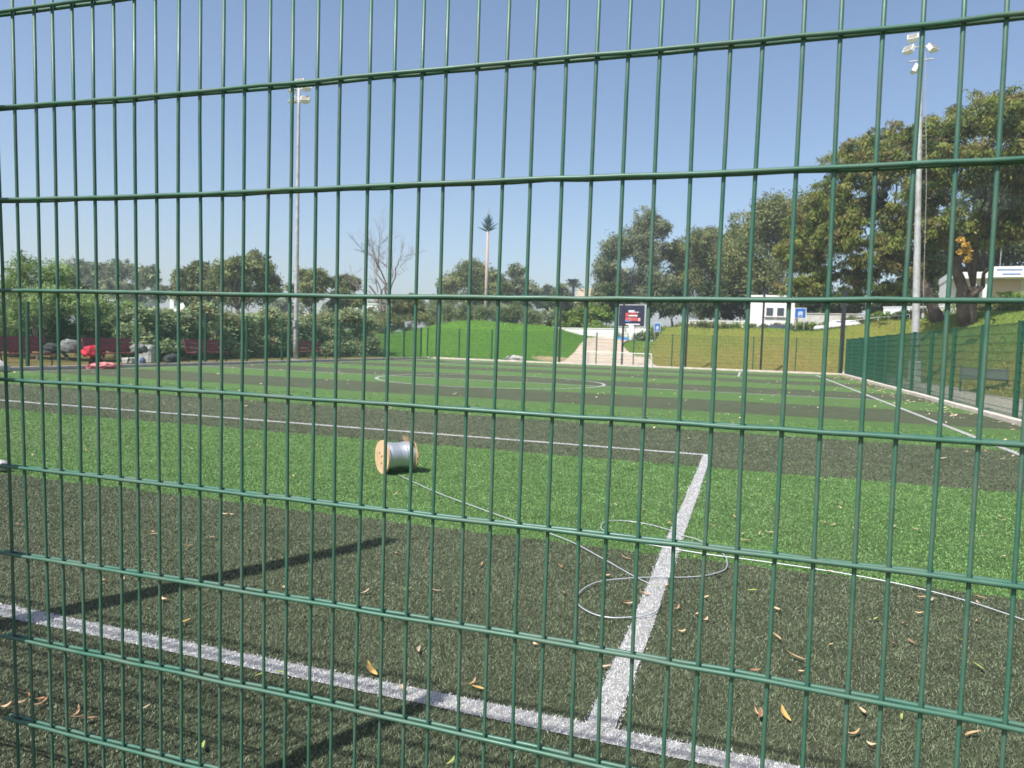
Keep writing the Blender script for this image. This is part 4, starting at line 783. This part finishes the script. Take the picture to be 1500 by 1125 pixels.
def blue_sign(px, pt, pb, Y, w, label):
    c = at(px, 500, Y); z = float(terr(c[0], c[1])); root = tag(empty('blue_sign', (c[0], c[1], z)), label, 'sign'); zt_ = at(px, pt, Y)[2]-z; zb_ = at(px, pb, Y)[2]-z; zc = (zt_+zb_)/2; h = zt_-zb_
    for s_ in (-1, 1): MB().tube([(s_*w*0.36, 0.05, -0.2), (s_*w*0.36, 0.05, zc)], 0.03, 6).build('leg', M_GALV, root)
    b_ = MB().box((0, 0, zc), (w, 0.05, h)).build('board', M_WHITE, root); f = MB().box((0, -0.03, zc), (w*0.9, 0.012, h*0.9)).build('face', M_BLUE, b_)
    for x, z_, ww, hh_ in [(0.02, 0.12, 0.34, 0.05), (0.02, 0.0, 0.4, 0.09), (0.0, -0.14, 0.42, 0.07), (-0.1, -0.3, 0.12, 0.08), (0.14, -0.3, 0.12, 0.08)]: MB().box((x*w, -0.039, zc+z_*h), (ww*w, 0.006, hh_*h)).build('pictogram', M_WHITE, f)
blue_sign(962, 473, 486, 63, 0.55, 'small blue sign with white pictograms near the path')
blue_sign(1170, 451, 466, 66, 0.95, 'large blue sign with white pictograms in front of the painted wall')
# blue tarpaulin shelter, rail, cars
c = at(1303, 470, 70); o = MB(); V = []
for j in range(5):
    for i in range(9): x = -1.9+3.8*i/8; y = -1.0+2.0*j/4; V.append((x, y, 0.25+0.75*(1-abs(y))+0.55*i/8+0.06*math.sin(i*2.1+j)))
V2 = [(x, y, z-0.03) for x, y, z in V]; o.add(V, [(j*9+i, j*9+i+1, (j+1)*9+i+1, (j+1)*9+i) for j in range(4) for i in range(8)]); o.add(V2, [(j*9+i, (j+1)*9+i, (j+1)*9+i+1, j*9+i+1) for j in range(4) for i in range(8)]); q = o.build('blue_tarpaulin', M_TARP, smooth=True); q.location = (c[0], c[1], c[2]-0.75); tag(q, 'blue tarpaulin stretched over a low stack by the white wall', 'tarpaulin')
m = MB(); a, b_ = at(1215, 500, 64), at(1330, 500, 60)
pp = [np.array([a[0]+(b_[0]-a[0])*t_, a[1]+(b_[1]-a[1])*t_, 0]) for t_ in np.linspace(0, 1, 9)]; zz = [float(terr(p_[0], p_[1])) for p_ in pp]
for p_, z in zip(pp, zz): m.tube([(p_[0], p_[1], z-0.1), (p_[0], p_[1], z+0.5)], 0.02, 5)
m.tube([(p_[0], p_[1], z+0.5) for p_, z in zip(pp, zz)], 0.022, 5); tag(m.build('guard_rail', M_WHITE), 'low white guard rail along the road on the bank', 'railing')
def car(px, Y, rz, mat, label):
    c = gz(px, 480, Y); c[2] -= 0.62; root = tag(empty('parked_car', c, rz), label, 'car', 'cars parked above the bank')
    prof = [(-2.1, 0.35), (-2.1, 0.75), (-1.95, 0.95), (-1.2, 1.0), (-0.65, 1.42), (0.7, 1.46), (1.5, 1.02), (2.05, 0.9), (2.12, 0.6), (2.1, 0.35)]
    m = MB(); n = len(prof); V = [(x, -0.82 if z < 1.1 else -0.68, z) for x, z in prof]+[(x, 0.82 if z < 1.1 else 0.68, z) for x, z in prof]; m.add(V, [tuple(range(n)), tuple(range(n, 2*n))[::-1]]+[(i, n+i, n+(i+1) % n, (i+1) % n) for i in range(n)]); m.build('body', mat, root)
    for s in (-1, 1):
        for x0, x1 in ((-0.95, -0.05), (0.05, 1.05)):
            m = MB(); y = s*0.79; V = [(x0-0.1, y, 1.04), (x1+0.1, y, 1.04), (x1-0.15, s*0.715, 1.36), (x0+0.22, s*0.715, 1.36)]; m.add(V+[(x, y_*0.97, z) for x, y_, z in V], [(0, 1, 2, 3), (7, 6, 5, 4), (0, 4, 5, 1), (1, 5, 6, 2), (2, 6, 7, 3), (3, 7, 4, 0)]); m.build('side_window', M_GLASS, root)
        for x in (-1.35, 1.3): MB().lathe([(0.0, -0.1), (0.31, -0.1), (0.33, 0), (0.31, 0.1), (0.0, 0.1)], 16, 1, (x, s*0.78, 0.33)).build('wheel', M_TYRE, root)
    m = MB(); m.add([(1.49, -0.66, 1.06), (1.49, 0.66, 1.06), (0.80, 0.6, 1.44), (0.80, -0.6, 1.44), (1.46, -0.66, 1.02), (1.46, 0.66, 1.02), (0.77, 0.6, 1.40), (0.77, -0.6, 1.40)], [(0, 1, 2, 3), (7, 6, 5, 4), (0, 4, 5, 1), (1, 5, 6, 2), (2, 6, 7, 3), (3, 7, 4, 0)]); m.build('windscreen', M_GLASS, root)
car(1234, 66, 0.25, M_CARW, 'white car parked above the bank near the corner post')
car(1138, 68, 0.0, M_CARD2, 'dark blue car parked in front of the small white house')
# yellow leaf bunch caught on the big tree's bough
b0 = at(1409, 366, 44.0); r = np.random.default_rng(4); V, C = leaves([((0, 0, 0.25), (0.28, 0.25, 0.4)), ((0.18, 0, -0.3), (0.25, 0.25, 0.35))], 260, 0.22, 0.13, 0.4, 'lime', r); o = link('yellow_leaf_bunch', fast_mesh('yellow_leaf_bunch', V, 4, M_LEAF, np.array([0.62, 0.42, 0.10])*r.uniform(0.8, 1.15, (len(V), 1)))); o.location = b0; tag(o, 'bunch of yellow leaves hanging on the big eucalyptus bough', 'leaves')
# pale dry ovals and rocks on the mound side
c = gz(822, 520, 49); lump('stone_heap', (c[0]-2.3, 45.6, float(terr(c[0]-2.3, 45.6))), (1.5, 0.8, 0.4), M_CONC, 'low grey heap of stone at the foot of the mound', 'stones', 14, 0.3)
m = MB(); V = []; cx0, cy0 = c[0]+0.3, 48.2
for j, q in enumerate((0.0, 0.5, 1.0)):
    for i in range(24): a = i*2*math.pi/24; x = cx0+q*2.3*math.cos(a)*(1+0.08*math.sin(3*a)); y = cy0+q*0.9*math.sin(a); V.append((x, y, float(terr(x, y))+(0.06 if q < 1 else 0.0)))
m.add(V, [(j*24+i, j*24+(i+1) % 24, (j+1)*24+(i+1) % 24, (j+1)*24+i) for j in range(2) for i in range(24)]); tag(m.build('dry_patch', simple('bare_soil', (0.33, 0.25, 0.14), 0.95, var=0.3, scale=1.5, coord='pos'), smooth=True), kind='structure')

# ------------------------------------------------------------------ thin summer haze
m = MB(); m.box((0, 330, 14), (1000, 760, 32)); hz = m.build('haze', None); tag(hz, kind='stuff')
hm = bpy.data.materials.new('haze'); hm.use_nodes = True; ht = hm.node_tree; ht.nodes.clear(); pv = ht.nodes.new('ShaderNodeVolumePrincipled'); pv.inputs['Color'].default_value = (0.86, 0.92, 1.0, 1); pv.inputs['Density'].default_value = 0.0010; pv.inputs['Anisotropy'].default_value = 0.2
hout = ht.nodes.new('ShaderNodeOutputMaterial'); ht.links.new(pv.outputs[0], hout.inputs['Volume']); hz.data.materials.append(hm); hz.visible_shadow = True
